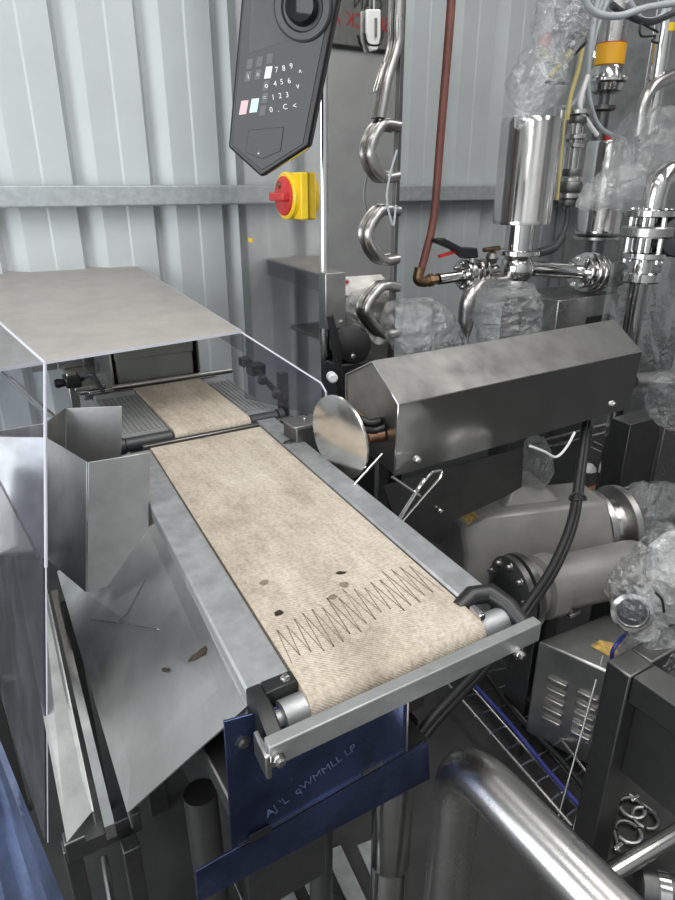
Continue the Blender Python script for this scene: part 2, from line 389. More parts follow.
part('transfer_bar', MB().box((.30, 1.634, .925), (.76, 1.652, .951)).map(sh), 'dark_steel', cv, bevel=.003)
part('skirt_plate', MB().box((.246, .68, .80), (.250, 1.56, .872)).map(sh), 'dull', cv)
part('skirt_plate', MB().box((.694, .68, .80), (.698, 1.56, .872)).map(sh), 'dull', cv)

# -- stand below it, plates coloured dark blue
sd = thing('conveyor_stand', 'steel conveyor support with dark blue front plates and round legs', 'stand', (.36, .9, 0))
q = [Yp(224, 722, .625), Yp(232, 850, .625), Yp(405, 753, .625), Yp(409, 672, .625)]
fp = part('front_plate', MB().prism(q, (0, .004, 0)), 'film', sd, bevel=.0008, label='dark blue front plate with faint lettering')
q2 = [Yp(196, 872, .621), Yp(198, 903, .621), Yp(430, 779, .621), Yp(428, 739, .621)]
part('cross_channel', MB().prism(q2, (0, .004, 0)), 'film', sd, bevel=.0008, label='dark blue lower channel')
q3 = [q2[0].lerp(q2[3], .16), q2[3], q2[3]+V((0, .05, 0)), q2[0].lerp(q2[3], .16)+V((0, .05, 0))]
part('channel_flange', MB().sheet(q3, -.003), 'dark_steel', sd)
part('corner_flange', MB().sheet([Yp(408, 672, .62), Yp(406, 752, .62), Yp(406, 752, .62)+V((.004, .07, 0)), Yp(408, 672, .62)+V((.004, .07, 0))], .003), 'steel', sd)
text('plate_lettering', "AJ 'L  qWMMLL LP", Yp(312, 780, .6235), (.62, 0, .20), (0, 0, 1), .021, 'platetext', fp, label='faint slanted lettering on the blue plate')
bolt(sd, Yp(243, 742, .624), (0, -1, 0), .007, .006, 'dark_steel')
part('slot', MB().box(tuple(Yp(363, 779, .6225)), tuple(Yp(383, 762, .6225)+V((0, .002, 0)))), 'dark_steel', fp, label='small square cut-out')
part('slot', MB().prism([Yp(250, 843, .6195), Yp(272, 832, .6195), Yp(271, 825, .6195), Yp(250, 836, .6195)], (0, .0015, 0)), 'black', sd)
part('leg', MB().lathe((.545, .70, .0), (0, 0, 1), [(0, .039), (.33, .039), (.332, .0385), (.338, .0385), (.34, .0395), (.70, .0395)], 28), 'polished', sd)
pz = V((.462, .84, 0))
part('leg', MB().lathe(pz, (0, 0, 1), [(0, .07), (.012, .07), (.03, .032), (.04, .026), (.70, .026)], 24), 'frame_steel', sd)
part('leg', MB().box((.20, 1.32, 0), (.25, 1.37, .80)), 'frame_steel', sd, bevel=.003)
part('leg', MB().box((.60, 1.42, 0), (.65, 1.47, .80)), 'frame_steel', sd, bevel=.003)
part('side_beam', MB().box((.20, .63, .76), (.25, 1.5, .80)), 'frame_steel', sd, bevel=.003)
part('side_beam', MB().box((.56, .69, .72), (.60, 1.5, .76)), 'frame_steel', sd, bevel=.003)
part('gear_motor', MB().lathe((.34, .95, .70), (0, 1, 0), [(0, .03), (.0, .07), (.22, .07), (.24, .05), (.30, .05)], 20), 'darkgrey', sd)
part('motor_plate', MB().box((.24, .70, .62), (.246, .98, .86)), 'dark_steel', sd)
part('mounting_bracket', MB().sheet([(.262, .69, .72), (.262, .74, .72), (.262, .74, .86), (.262, .71, .86)], .004), 'steel', sd)
part('support_plate', MB().box((.25, .645, .70), (.56, .70, .71)), 'dark_steel', sd)
for z in (.30,): part('stretcher', MB().box((.25, .89, z), (.60, .92, z+.03)), 'frame_steel', sd)
part('base_box', MB().box((.255, .74, .34), (.42, 1.25, .62)), 'dark_steel', sd, bevel=.004)
part('drain_tube', MB().cyl((.20, .76, .0), (.20, .78, .66), .028, 18), 'frame_steel', sd)

# ================================================================== CHUTE, GUARD AND LEFT FOREGROUND
A, B_, C_, D_ = Zp(152, 512, .925), Zp(247, 708, .925), Zp(129, 813, .70), Zp(58, 572, .70)
ch = thing('discharge_chute', 'sloping stained steel chute plate along the left of the belt conveyor', 'chute', (A+B_+C_+D_)/4)
part('chute_plate', MB().sheet([A, D_, C_, B_], .003), 'chute', ch)
part('lip', MB().sheet([D_, C_, C_+V((0, 0, -.035)), D_+V((0, 0, -.035))], .003), 'dull', ch)
e = V((A.x-B_.x, A.y-B_.y, 0)).normalized()
part('upper_flange', MB().sheet([A, B_, B_+V((.012, 0, .012)), A+V((.012, 0, .012))], .003), 'alu', ch)
nrm = (D_-A).cross(B_-A).normalized(); nrm = nrm if nrm.z > 0 else -nrm
def onch(px, py): return PL(px, py, A, nrm)+nrm*.0012
part('fold_crease', MB().tube([onch(146, 579), onch(128, 613), onch(119, 622)], .0012, 6), 'dark_steel', ch)
part('fold_crease', MB().tube([onch(91, 619), onch(158, 629)], .0013, 6), 'polished', ch)
q = [onch(*p) for p in ((188, 662), (192, 656), (197, 653), (201, 649), (206, 646), (208, 640), (213, 634), (217, 632), (219, 636), (224, 636), (222, 642), (218, 645), (215, 650), (208, 650), (206, 655), (200, 657), (196, 660))]
part('stain', MB().add(q, [tuple(range(len(q)))]), 'stain', ch, label='dark brown scuff on the chute')
q = [onch(165+3*math.cos(a), 670+2.5*math.sin(a)) for a in [k*.7 for k in range(9)]]
part('stain', MB().add(q, [tuple(range(len(q)))]), 'stain', ch)
part('post', MB().box((.225, 1.40, 0), (.25, 1.43, .90)), 'frame_steel', ch)
part('post', MB().box((.085, 1.40, 0), (.11, 1.43, .70)), 'frame_steel', ch)

gt = [Zp(150, 452, 1.07), Zp(88, 462, 1.07), Zp(47, 437, 1.07), Zp(-34, 436, 1.07), Zp(46, 423, 1.07), Zp(66, 408, 1.07), Zp(122, 406, 1.07)]
gd = thing('bent_sheet_guard', 'folded upright steel sheet guard standing on the chute', 'guard', (gt[1].x, gt[1].y, .79))
zb = (.80, .795, .79, .80, .84, .85, .86)
names = ('front_panel', 'side_panel', 'side_panel', 'corner_panel', 'corner_panel', 'back_panel')
for i in range(6):
    a, b = gt[i], gt[i+1]; ln = lambda p, z: V((p.x-.185*(1.07-z), p.y-.165*(1.07-z), z)); q = [a, b, ln(b, zb[i+1]), ln(a, zb[i])]
    part(names[i], MB().sheet(q, .003), 'dull', gd, bevel=.0012)
# second, outer chute plate seen left of the first
p0, p1, p2, p3 = Zp(14, 560, .84), Zp(40, 562, .84), Zp(92, 812, .62), Zp(67, 843, .62)
oc = thing('outer_chute_plate', 'narrow pale steel side plate left of the sloping chute', 'chute plate', (p0+p1+p2+p3)/4)
part('plate', MB().sheet([p0, p3, p2, p1], .003), 'bar', oc)
part('edge_flange', MB().sheet([p1, p2, p2+V((0, 0, -.03)), p1+V((0, 0, -.03))], .003), 'steel', oc)
part('post', MB().box((p0.x+.005, p0.y-.06, 0), (p0.x+.03, p0.y-.03, .83)), 'frame_steel', oc)
a, b, c, d = Zp(42, 566, .80), Zp(54, 568, .80), Zp(84, 690, .80), Zp(58, 640, .80)
uf = thing('chute_underframe', 'dark steel frame rails between the two chute plates', 'frame', (.06, 1.0, 0))
def bar2(p, q_, w_=.018, h=.03):
    p, q_ = V(p), V(q_); d = (q_-p).normalized(); s_ = d.cross(V((0, 0, 1))).normalized()*w_/2; z = V((0, 0, h))
    return MB().hexa([p-s_, q_-s_, q_+s_, p+s_, p-s_+z, q_-s_+z, q_+s_+z, p+s_+z])
part('rail', bar2(Zp(56, 600, .60), Zp(112, 838, .60), .016, .03), 'polished', uf)
part('rail', bar2(Zp(75, 720, .56), Zp(98, 850, .56), .03, .03), 'frame_steel', uf)
c0, c1 = Zp(64, 846, .5), Zp(140, 812, .5)
part('cross_beam', MB().hexa([c0+V((0, 0, -.05)), c1+V((0, 0, -.05)), c1+V((0, .03, -.05)), c0+V((0, .03, -.05)), c0, c1, c1+V((0, .03, 0)), c0+V((0, .03, 0))]), 'dark_steel', uf, bevel=.003)
for px in (72, 132):
    f = Zp(px, 850, .47); part('post', MB().box((f.x-.015, f.y, 0), (f.x+.015, f.y+.03, .47)), 'frame_steel', uf, bevel=.002)
part('rod', MB().cyl(Zp(104, 858, .44), Zp(112, 905, .44), .007, 10), 'steel', uf)
# acrylic side guard, lower pane darkened for the shade behind, and blue foreground plate
g0 = Zp(45, 363, 1.35); g1 = Zp(0, 323, 1.35); gdv = (g1-g0); g2 = g0+gdv*1.02
gm, gb = Yp(46, 567, g0.y), Yp(48, 842, g0.y); gfar = V((gdv.x, gdv.y, 0))*1.25
lp = thing('clear_side_guard', 'tall clear acrylic side guard standing upright at the left edge', 'guard panel', (gb.x, gb.y, 0))
part('upper_pane', MB().sheet([g0, g0+gfar, gm+gfar, gm], .005), 'acrylic_side', lp)
part('lower_pane', MB().sheet([gm, gm+gfar, gb+gfar, gb], .005), 'acrylic_shade', lp, label='lower pane tinted dark in place of the shade behind it')
part('pane_edge', MB().tube([g0, gm], .0028, 8), 'edge', lp); part('pane_edge', MB().tube([gm, gb], .0014, 8), 'edge', lp)
part('pane_edge', MB().tube([g0, g0+gfar], .0025, 8), 'edge', lp)
fb = gb+gfar; part('post', MB().box((fb.x-.03, fb.y-.0, 0), (fb.x-.006, fb.y+.03, fb.z+.05)), 'frame_steel', lp)
q = [Yp(-40, 640, .74), Yp(-3, 690, .74), Yp(30, 800, .74), Yp(66, 905, .74), Yp(60, 1010, .74), Yp(-60, 1010, .74)]
fgp = thing('blue_corner_plate', 'wrinkled pale blue steel plate in the bottom left corner', 'plate', (V(q[4])+V(q[5]))/2)
mbp = MB(); rows = 26; colsn = 22
lft = lambda t: Yp(-60, 640+370*t, .74)
def rgt(t):
    y = 640+370*t; x = -40+max(0, (y-640))*.40; return Yp(min(x, 66), y, .74)
for i in range(rows+1):
    for j in range(colsn+1):
        t, u = i/rows, j/colsn; p = lft(t)*(1-u)+rgt(t)*u
        p = p+V((0, -.022*(.5-abs(noise.noise(V((u*4.2+t*.5, t*.9, 4.2)))))-.007*(.5-abs(noise.noise(V((u*11, t*2.2, 1))))), 0)); mbp.v.append(p)
W_ = colsn+1
for i in range(rows):
    for j in range(colsn): mbp.f.append((i*W_+j, i*W_+j+1, (i+1)*W_+j+1, (i+1)*W_+j))
part('film', mbp, 'paleblue', fgp)  # wrinkled pale blue skin over the plate
part('plate', MB().prism([lft(0), rgt(0), rgt(1), lft(1)], (0, .004, 0)).map(lambda p: p+V((0, .010, 0))), 'dark_steel', fgp)
part('foot', MB().box((lft(1).x+.02, .752, 0), (lft(1).x+.05, .78, lft(1).z+.02)), 'frame_steel', fgp)
# ================================================================== WEIGHER UNDER ACRYLIC HOOD
wg = thing('weigh_conveyor', 'short weighing conveyor with narrow tan belt and ribbed grey side plates', 'conveyor', (.58, 1.9, .86))
ZW = .957
def wx(p): return V((p.x+.03*(p.y-1.7), p.y, p.z))
bp = []
for k in range(11):
    a = math.pi*(1.5-k/10); bp.append((1.700+.022*math.cos(a), ZW-.022+.022*math.sin(a)))
bp += [(1.75+.05*i, ZW) for i in range(9)]
for k in range(11):
    a = math.pi*(.5-k/10); bp.append((2.16+.022*math.cos(a), ZW-.022+.022*math.sin(a)))
mb = MB(); nb = len(bp)
for xx in (.476, .555, .632, .708): mb.v += [V((xx, y, z)) for y, z in bp]
for j in range(3):
    for i in range(nb): mb.f.append((j*nb+i, j*nb+(i+1) % nb, (j+1)*nb+(i+1) % nb, (j+1)*nb+i))
mb.f.append(tuple(range(nb))); mb.f.append(tuple(3*nb+i for i in range(nb-1, -1, -1)))
part('conveyor_belt', mb.map(wx), 'belt', wg)
for x0, x1 in ((.338, .474), (.710, .806)):
    pl = part('side_plate', MB().box((x0, 1.73, .925), (x1, 2.13, .947)).map(wx), 'grey', wg, bevel=.003)
    k = 0
    while x0+.014+k*.014 < x1-.008:
        xr = x0+.014+k*.014; part('rib', MB().box((xr, 1.76, .947), (xr+.006, 2.11, .950)).map(wx), 'grey', pl); k += 1
    part('roller_end', MB().lathe(wx(V((x0, 1.706, .935))), (1, 0, 0), [(0, .016), (.004, .020), (x1-x0-.004, .020), (x1-x0, .016)], 16), 'darkgrey', wg)
    part('roller_end', MB().lathe(wx(V((x0, 2.155, .935))), (1, 0, 0), [(0, .016), (.004, .020), (x1-x0-.004, .020), (x1-x0, .016)], 16), 'grey', wg)
part('roller_cap', MB().lathe(wx(V((.806, 1.706, .935))), (1, 0, 0), [(0, .024), (.018, .024), (.022, .018)], 16), 'darkgrey', wg)
part('roller_cap', MB().lathe(wx(V((.318, 1.706, .935))), (1, 0, 0), [(0, .018), (.004, .024), (.020, .024)], 16), 'darkgrey', wg)
part('cross_rod', MB().cyl(wx(V((.30, 2.19, .962))), wx(V((.84, 2.19, .962))), .010, 12), 'steel', wg)
part('base', MB().box((.36, 1.76, .80), (.78, 2.5, .915)), 'dull', wg, bevel=.004)
part('pedestal', MB().box((.45, 1.9, 0), (.70, 2.4, .80)), 'frame_steel', wg, bevel=.004)
part('infeed_plate', MB().box((.33, 2.21, .925), (.80, 2.9, .945)), 'dull', wg, bevel=.003)
part('inlet_plate', MB().sheet([wx(V((.40, 2.22, .948))), wx(V((.46, 2.22, .948))), wx(V((.46, 2.45, .948))), wx(V((.36, 2.45, .948)))], .002), 'polished', wg)
# olive housing standing over the belt inside the hood
hs = thing('drive_housing', 'olive-grey box housing under the hood behind the short belt', 'housing', (.6, 2.33, .945))
hx0, hx1 = Yp(118, 380, 2.215).x, Yp(194, 370, 2.215).x
part('body', MB().box((hx0, 2.215, .962), (hx1, 2.46, 1.085)), 'olive', hs, bevel=.006)
part('lid', MB().box((hx0-.003, 2.212, 1.045), (hx1+.003, 2.463, 1.10)), 'olive', hs, bevel=.004)
part('side_wall', MB().box((hx0-.02, 2.21, .946), (hx0-.014, 2.5, 1.14)), 'steel', hs)
part('side_wall', MB().box((hx1+.015, 2.21, .946), (hx1+.022, 2.5, 1.14)), 'dark_steel', hs)
for k in (0, 1): part('foot', MB().box((hx0+.03+k*.2, 2.23, .945), (hx0+.06+k*.2, 2.44, .963)), 'black', hs)
# rear sheet panels inside the hood
for i, (xa, xb_) in enumerate(((.22, .31), (.315, .40), (.405, .45))):
    solo('inner_panel', MB().box((xa, 2.60, .946), (xb_, 2.612, 1.14)), 'steel', ('leftmost', 'middle', 'narrow rightmost')[i]+' upright steel panel inside the hood left of the olive housing', 'panel', 'upright panels inside the hood', bevel=.002)
br = thing('sensor_bracket', 'black clamp bracket with steel arm inside the hood left of the short belt', 'bracket', (.30, 2.2, .92))
part('post', MB().box((.285, 2.20, .80), (.315, 2.23, 1.03)), 'steel', br, bevel=.003)
part('clamp', MB().box((.275, 2.17, .985), (.325, 2.24, 1.02)), 'black', br, bevel=.006)
part('arm', MB().box((.30, 2.17, .97), (.40, 2.19, .985)), 'steel', br, bevel=.003)
part('arm', MB().tube(fillet([(.325, 2.2, 1.0), (.36, 2.16, 1.03), (.385, 2.16, .96)], .02), .007, 10), 'darkgrey', br)
part('knob', MB().lathe((.275, 2.2, 1.0), (-1, 0, 0), [(0, .012), (.02, .016), (.03, .012)], 14), 'black', br)
part('plate', MB().box((.34, 2.165, .955), (.42, 2.20, .968)), 'polished', br, bevel=.002)
for k, (xx, yy) in enumerate(((.22, 2.02), (.25, 1.85))):
    pth = fillet([(xx-.12, yy+.5, 1.0), (xx-.05, yy, .985), (xx+.03, yy-.12, .93), (xx+.1, yy-.10, .90)], .08)
    solo('guide_rod', MB().tube(pth, .008, 12), 'polished', ('nearer', 'farther')[k]+' bent polished guide rod behind the clear guard at the left edge', 'rod', 'bent guide rods')
# right-hand sensor arm beside weigher
rb = thing('photocell_arm', 'black photocell arm clamped beside the right side of the short belt', 'sensor', (.90, 1.95, .9))
part('rod', MB().cyl(Yp(246, 358, 2.05), Yp(285, 402, 1.75), .010, 12), 'black', rb)
part('block', MB().box(tuple(Yp(252, 377, 1.95)), tuple(Yp(266, 364, 1.95)+V((0, .05, 0)))), 'black', rb, bevel=.004)
part('block', MB().box(tuple(Yp(243, 368, 2.0)), tuple(Yp(250, 358, 2.0)+V((0, .04, 0)))), 'darkgrey', rb, bevel=.004)
part('knob', MB().lathe(Yp(262, 378, 1.9), (-.4, -1, 0), [(0, .014), (.03, .016), (.035, .01)], 14), 'black', rb)
part('knob', MB().lathe(Yp(276, 392, 1.8), (-.4, -1, 0), [(0, .014), (.03, .016), (.035, .01)], 14), 'darkgrey', rb)
part('stand', MB().box((.93, 1.93, 0), (.96, 1.96, 1.0)), 'dark_steel', rb)
# block at the far right corner of the belt
cb = thing('corner_sensor_block', 'dark square sensor block with chrome clip at the far right belt corner', 'sensor', Zp(305, 430, .95))
c = Zp(303, 440, .95); part('body', MB().box((c.x-.03, c.y-.02, .90), (c.x+.05, c.y+.06, .995)), 'dark_steel', cb, bevel=.004)
part('top_plate', MB().box((c.x-.036, c.y-.021, .995), (c.x+.046, c.y+.061, .999)), 'steel', cb, bevel=.001)
part('clip', MB().tube(fillet([(c.x+.005, c.y+.0, 1.0), (c.x+.005, c.y+.0, 1.012), (c.x+.03, c.y+.03, 1.012), (c.x+.03, c.y+.03, 1.0)], .004), .003, 8), 'polished', cb)
part('knob', MB().lathe((c.x-.035, c.y+.0, .945), (-1, -.2, 0), [(0, .014), (.02, .014), (.025, .010)], 14), 'black', cb)
part('bracket', MB().box((c.x-.02, c.y, .80), (c.x+.02, c.y+.04, .90)), 'dark_steel', cb)
# ---- acrylic hood
hd = thing('acrylic_hood', 'large dusty clear hood covering the weighing conveyor by the wall', 'hood', (.47, 2.4, .62))
FL, FR = Zp(-14, 373.5, 1.18), Zp(241, 333, 1.18); BL, BR = Zp(-3, 279, 1.245), Zp(131, 264, 1.245)
BL = V((FL.x+.01, BR.y-.06, BR.z)); t_ = V((0, 0, .008))
part('top_panel', MB().prism([FL, FR, BR, BL], t_), 'dusty', hd, bevel=.002, label='dusty top panel of the hood')
part('front_edge', MB().prism([FL+V((0, -.003, 0)), FR+V((0, -.003, 0)), FR, FL], t_), 'edge', hd)
part('right_edge', MB().prism([FR, FR+V((.003, 0, 0)), BR+V((.003, 0, 0)), BR], t_), 'edge', hd)
z0 = .66
part('left_panel', MB().sheet([FL, BL, V((BL.x, BL.y, z0)), V((FL.x, FL.y, z0))], .006), 'acrylic', hd)
RT = Zp(321, 383, 1.075); RB = Zp(326, 392, 1.06); RC = V((RB.x, RB.y, .985))
part('right_panel', MB().sheet([BR, FR, V((FR.x, FR.y, 1.12)), V((BR.x, BR.y, 1.17))], .006), 'acrylic', hd)
part('wing_panel', MB().sheet([FR, RT, RB, RC, V((FR.x, FR.y, .97))], .006), 'acrylic_wing', hd, label='smoked clear wing reaching forward beside the belt')
part('wing_edge', MB().tube([FR+V((0, 0, .003)), RT, RB, RC], .0028, 8), 'edge', hd)
part('rear_panel', MB().sheet([BL, BR, V((BR.x, BR.y, z0)), V((BL.x, BL.y, z0))], .006), 'acrylic', hd)
part('hinge_post', MB().box((BR.x+.01, BR.y-.05, 0), (BR.x+.04, BR.y-.02, 1.2)), 'frame_steel', hd)
part('hinge_post', MB().box((BL.x-.04, BL.y-.05, 0), (BL.x-.01, BL.y-.02, 1.2)), 'frame_steel', hd)
# ================================================================== PUSHER REJECTOR
X0, X1 = .872, 1.835; dY = .035
sec = [(1.405, .95), (1.409, 1.131), (1.282, 1.195), (1.168, 1.116), (1.176, .927)]
rj = thing('rejector_housing', 'long angular stainless housing with sloped top right of the belt', 'housing', (1.35, 1.3, 0))
def sl(i, x): return V((x, sec[i][0]+dY*(x-X0)/(X1-X0), sec[i][1]))
def face(i, j, x0=X0, x1=X1): return [sl(i, x0), sl(j, x0), sl(j, x1), sl(i, x1)]
part('front_panel', MB().sheet(face(4, 3), -.003), 'polished', rj, label='scratched polished front panel')
part('sloped_top', MB().sheet(face(3, 2), -.003), 'smeared', rj)
part('rear_top', MB().sheet(face(2, 1), -.003), 'dull', rj)
part('back_panel', MB().sheet(face(1, 0), -.003), 'dull', rj)
part('end_plate', MB().prism([sl(i, X0+.004) for i in range(5)], (.004, 0, 0)), 'dull', rj, label='five-sided end plate facing the belt')
part('end_plate', MB().prism([sl(i, X1-.008) for i in range(5)], (.004, 0, 0)), 'dull', rj)
part('folded_edge', MB().tube([sl(i, X0) for i in (1, 2, 3, 4)], .0022, 6), 'polished', rj)
part('folded_edge', MB().tube([sl(3, X0), sl(3, X1)], .0014, 6), 'polished', rj)
for px, py in ((421, 462), (624, 408)):
    p = Yp(px, py, 1.16); p.y = 1.176+dY*(p.x-X0)/(X1-X0)-.004; bolt(rj, p, (0, -1, 0), .008, .010)
part('support_leg', MB().box((.98, 1.35, 0), (1.03, 1.40, .955)), 'frame_steel', rj, bevel=.003)
hp = [Yp(383, 486, 1.24), Yp(524, 447, 1.24), Yp(522, 487, 1.24), Yp(505, 497, 1.24), Yp(455, 520, 1.24), Yp(440, 545, 1.24), Yp(400, 530, 1.24)]
part('hanger_plate', MB().prism(hp, (0, .006, 0)), 'frame_steel', rj, bevel=.001, label='dark steel hanger plate below the housing')
bolt(rj, Yp(440, 511, 1.235), (0, -1, 0), .007, .008)
ds = thing('pusher_disc', 'round polished pusher disc on a piston rod beside the belt', 'pusher disc', (.76, 1.247, .92))
nd = V((-1, -.13, -.05)).normalized(); cD = V((.755, 1.247, 1.030))
part('disc', MB().lathe(cD, nd, [(-.004, .098), (-.003, .106), (.003, .106), (.004, .104)], 48), 'disc', ds)
part('piston_rod', MB().cyl(cD-nd*.003, V((X0+.002, 1.235, 1.018)), .007, 12), 'polished', ds)
part('rod_nut', MB().lathe(V((X0-.045, 1.236, 1.018)), (1, 0, 0), [(0, .012), (.0, .016), (.026, .016), (.026, .012)], 12), 'copper', ds)
part('rod_boss', MB().lathe(V((X0-.02, 1.236, 1.018)), (1, 0, 0), [(0, .019), (.02, .019)], 12), 'copper', ds)
part('hub', MB().lathe(cD, -nd, [(0, .024), (.012, .022), (.03, .013), (.045, .012)], 16), 'darkgrey', ds)
part('fitting', MB().tube(smooth([(.80, 1.26, 1.055), (.825, 1.265, 1.058), (.845, 1.25, 1.048), (X0, 1.245, 1.05)], 5), .011, 10), 'black', ds)
part('fitting', MB().tube(smooth([(.79, 1.24, 1.035), (.82, 1.235, 1.04), (.845, 1.23, 1.035), (X0, 1.225, 1.04)], 5), .009, 10), 'black', ds)
part('fitting', MB().tube(smooth([(.79, 1.27, 1.07), (.815, 1.275, 1.075), (.835, 1.27, 1.062)], 5), .008, 10), 'brass', ds)
# wire forms below the rejector
for nm, pts, lab in (('wire_bracket', [(353, 486), (382, 454)], 'thin straight steel rod rising from the belt rail behind the disc'),):
    solo('support_rod', MB().tube([Yp(*pts[0], 1.14), Yp(*pts[1], 1.17)], .0035, 10), 'polished', lab, 'rod')
wf = thing('wire_bracket', 'pair of bent bright wires standing under the rejector housing', 'wire bracket', Yp(400, 522, 1.10))
part('wire', MB().tube(fillet([Yp(399, 521, 1.10), Yp(420, 487, 1.10), Yp(432, 472, 1.11), Yp(442, 470, 1.12), Yp(441, 477, 1.11), Yp(402, 522, 1.10)], .012), .0035, 8), 'polished', wf)
part('wire', MB().tube([Yp(398, 519, 1.105), Yp(424, 478, 1.105)], .003, 8), 'polished', wf)
part('wire', MB().tube([Yp(392, 477, 1.12), Yp(420, 496, 1.10)], .004, 8), 'polished', wf)
# ================================================================== CONTROL CABINET AND TERMINAL
YC = 1.98; cE = Yp(322, 187, YC); XC = cE.x; XR = Yp(397, 187, YC).x; YB = Xp(237, 187, XC).y
cbn = thing('control_cabinet', 'tall mirror-polished stainless cabinet column against the wall', 'cabinet', (XC+.13, 2.3, 0))
part('side_panel', MB().box((XC, YC+.02, .12), (XC+.004, YB, 2.9)), 'mirror', cbn, label='mirror-bright side panel')
part('front_panel', MB().box((XC+.02, YC, .12), (XR, YC+.004, 2.9)), 'mirror_front', cbn, label='mirror-bright front panel')
part('corner_profile', MB().lathe((XC+.018, YC+.018, .12), (0, 0, 1), [(0, .02), (2.78, .02)], 24), 'polished', cbn)
part('body', MB().box((XC+.008, YC+.01, .12), (XR-.002, YB-.004, 2.88)), 'dull', cbn)
part('edge_strip', MB().box((XR-.012, YC-.012, .12), (XR+.004, YC+.01, 2.9)), 'frame_steel', cbn, bevel=.002)
part('plinth', MB().box((XC+.01, YC+.01, 0), (XR, YB-.01, .12)), 'dark_steel', cbn)
jb = part('junction_box', MB().box(tuple(Yp(326, 330, YC-.05)), (Yp(346, 272, YC-.05).x, YC, Yp(346, 272, YC-.05).z)), 'dull', cbn, bevel=.003)
bolt(cbn, Yp(341, 322, YC-.051), (0, -1, 0), .006, .006)
part('round_label', MB().lathe(Yp(347, 282, YC-.001), (0, -1, 0), [(0, .013), (.002, .013)], 18), 'white', cbn)
part('round_label_mark', MB().lathe(Yp(347, 282, YC-.003), (0, -1, 0), [(0, .007), (.001, .007)], 14), 'red', cbn)
q = Xp(250, 240, XC-.002); part('yellow_mark', MB().box((XC-.003, q.y-.02, q.z-.008), (XC, q.y+.02, q.z+.008)), 'yellow', cbn)
# latch handle on the front panel
part('latch', MB().tube(fillet([Yp(385, 62, YC), Yp(385, 62, YC-.008), Yp(376, 92, YC-.008), Yp(376, 92, YC)], .01), .003, 8), 'steel', cbn)
# U-shaped tubes at the cabinet front edge
for i, (cy, hh, lab) in enumerate(((151, 25, 'uppermost'), (235, 24, 'middle'), (310, 23, 'lowest'))):
    yy = YC-.022; pts = [Yp(399, cy-hh, yy), Yp(382, cy-hh, yy), Yp(371-i*2, cy, yy), Yp(382, cy+hh, yy), Yp(398, cy+hh, yy)]
    solo('bent_tube', MB().tube(smooth(pts, 8), .018, 14), 'steel', lab+' of the three U-bent steel tubes on the cabinet edge', 'tube', 'U-bent tubes on the cabinet')
pts = [Yp(401, -30, YC-.018), Yp(399, 20, YC-.018), Yp(398, 45, YC-.018), Yp(388, 80, YC-.018), Yp(381, 118, YC-.018)]
solo('curved_steel_tube', MB().tube(smooth(pts, 8), .015, 14), 'steel', 'S-curved bright steel tube running up the cabinet edge', 'tube')
solo('tube_cable', MB().tube(smooth([Yp(397, 150, YC-.07), Yp(390, 175, YC-.07), Yp(387, 200, YC-.07), Yp(393, 225, YC-.07), Yp(396, 205, YC-.07)], 8), .004, 8), 'greytube', 'thin grey cable looped over the U-bent tubes', 'cable')
# white hanging tag
tg = thing('hanging_tag', 'white plastic tag hanging on the cabinet front near the top', 'tag', Yp(372, 50, YC-.02))
part('tag_body', MB().prism([Yp(367, 9, YC-.02), Yp(381, 9, YC-.02), Yp(381, 36, YC-.02), Yp(378, 50, YC-.02), Yp(371, 51, YC-.02), Yp(367, 40, YC-.02)], (0, .012, 0)), 'white', tg, bevel=.004)
part('clip_pin', MB().cyl(Yp(376, 18, YC-.024), Yp(376, 37, YC-.024), .004, 8), 'dark_steel', tg)
part('hook', MB().tube(smooth([Yp(364, 33, YC-.018), Yp(368, 44, YC-.018), Yp(380, 44, YC-.018), Yp(383, 30, YC-.018)], 5), .004, 8), 'black', tg)
part('string', MB().cyl(Yp(374, 9, YC-.012), Yp(374, -12, YC-.008), .003, 6), 'greytube', tg)
# rotary isolator switch on the mirror side panel
sw = thing('rotary_isolator', 'yellow and red rotary isolator switch on the cabinet side', 'switch', Xp(290, 195, XC))
cS = Xp(298, 196, XC); hs_ = .076
part('base_plate', MB().box((XC-.03, cS.y-hs_*1.05, cS.z-hs_), (XC, cS.y+hs_*1.05, cS.z+hs_)), 'yellow', sw, bevel=.006)
cK = V((XC-.03, cS.y+.008, cS.z))
part('collar', MB().lathe(cK, (-1, 0, 0), [(0, .078), (.016, .078), (.020, .073), (.020, .064)], 32), 'yellow', sw)
part('dial', MB().lathe(cK+V((-.016, 0, 0)), (-1, 0, 0), [(0, .064), (.010, .064), (.013, .060)], 32), 'red', sw)
part('knob', MB().box((XC-.085, cK.y-.056, cK.z-.016), (XC-.056, cK.y+.056, cK.z+.012)), 'red', sw, bevel=.006)
bolt(sw, V((XC-.058, cK.y+.02, cK.z+.035)), (-1, 0, 0), .010, .006, 'brass', 'screw')
# control terminal
nT = V((-.65, -.74, -.05)).normalized(); cT = CP+ray(285, 80)*1.7
uT = V((0, 0, 1)).cross(nT).normalized(); vT = nT.cross(uT)
def T(px, py, d=0): return PL(px, py, cT, nT)+nT*d
tm = thing('control_terminal', 'black angular touch-panel terminal with keypad hanging before the cabinet', 'control panel', T(262, 177))
out = [(247, -70), (354, -70), (338, 0), (309, 146), (261, 177), (228, 147), (241, 0)]
part('housing', MB().prism([T(*p) for p in out], -nT*.045), 'black', tm, bevel=.006)
glp = [(250, -68), (347, -68), (331, 0), (303, 144), (262, 170), (232, 145), (244, 0)]
face_ = part('front_glass', MB().prism([T(*p, .0015) for p in glp], -nT*.006), 'blackgloss', tm, bevel=.001, label='glossy dark front glass')
scr = [(255, -60), (300, -60), (291, 40), (249, 53)]
part('screen', MB().prism([T(*p, .0022) for p in scr], -nT*.001), 'darkgrey', face_)
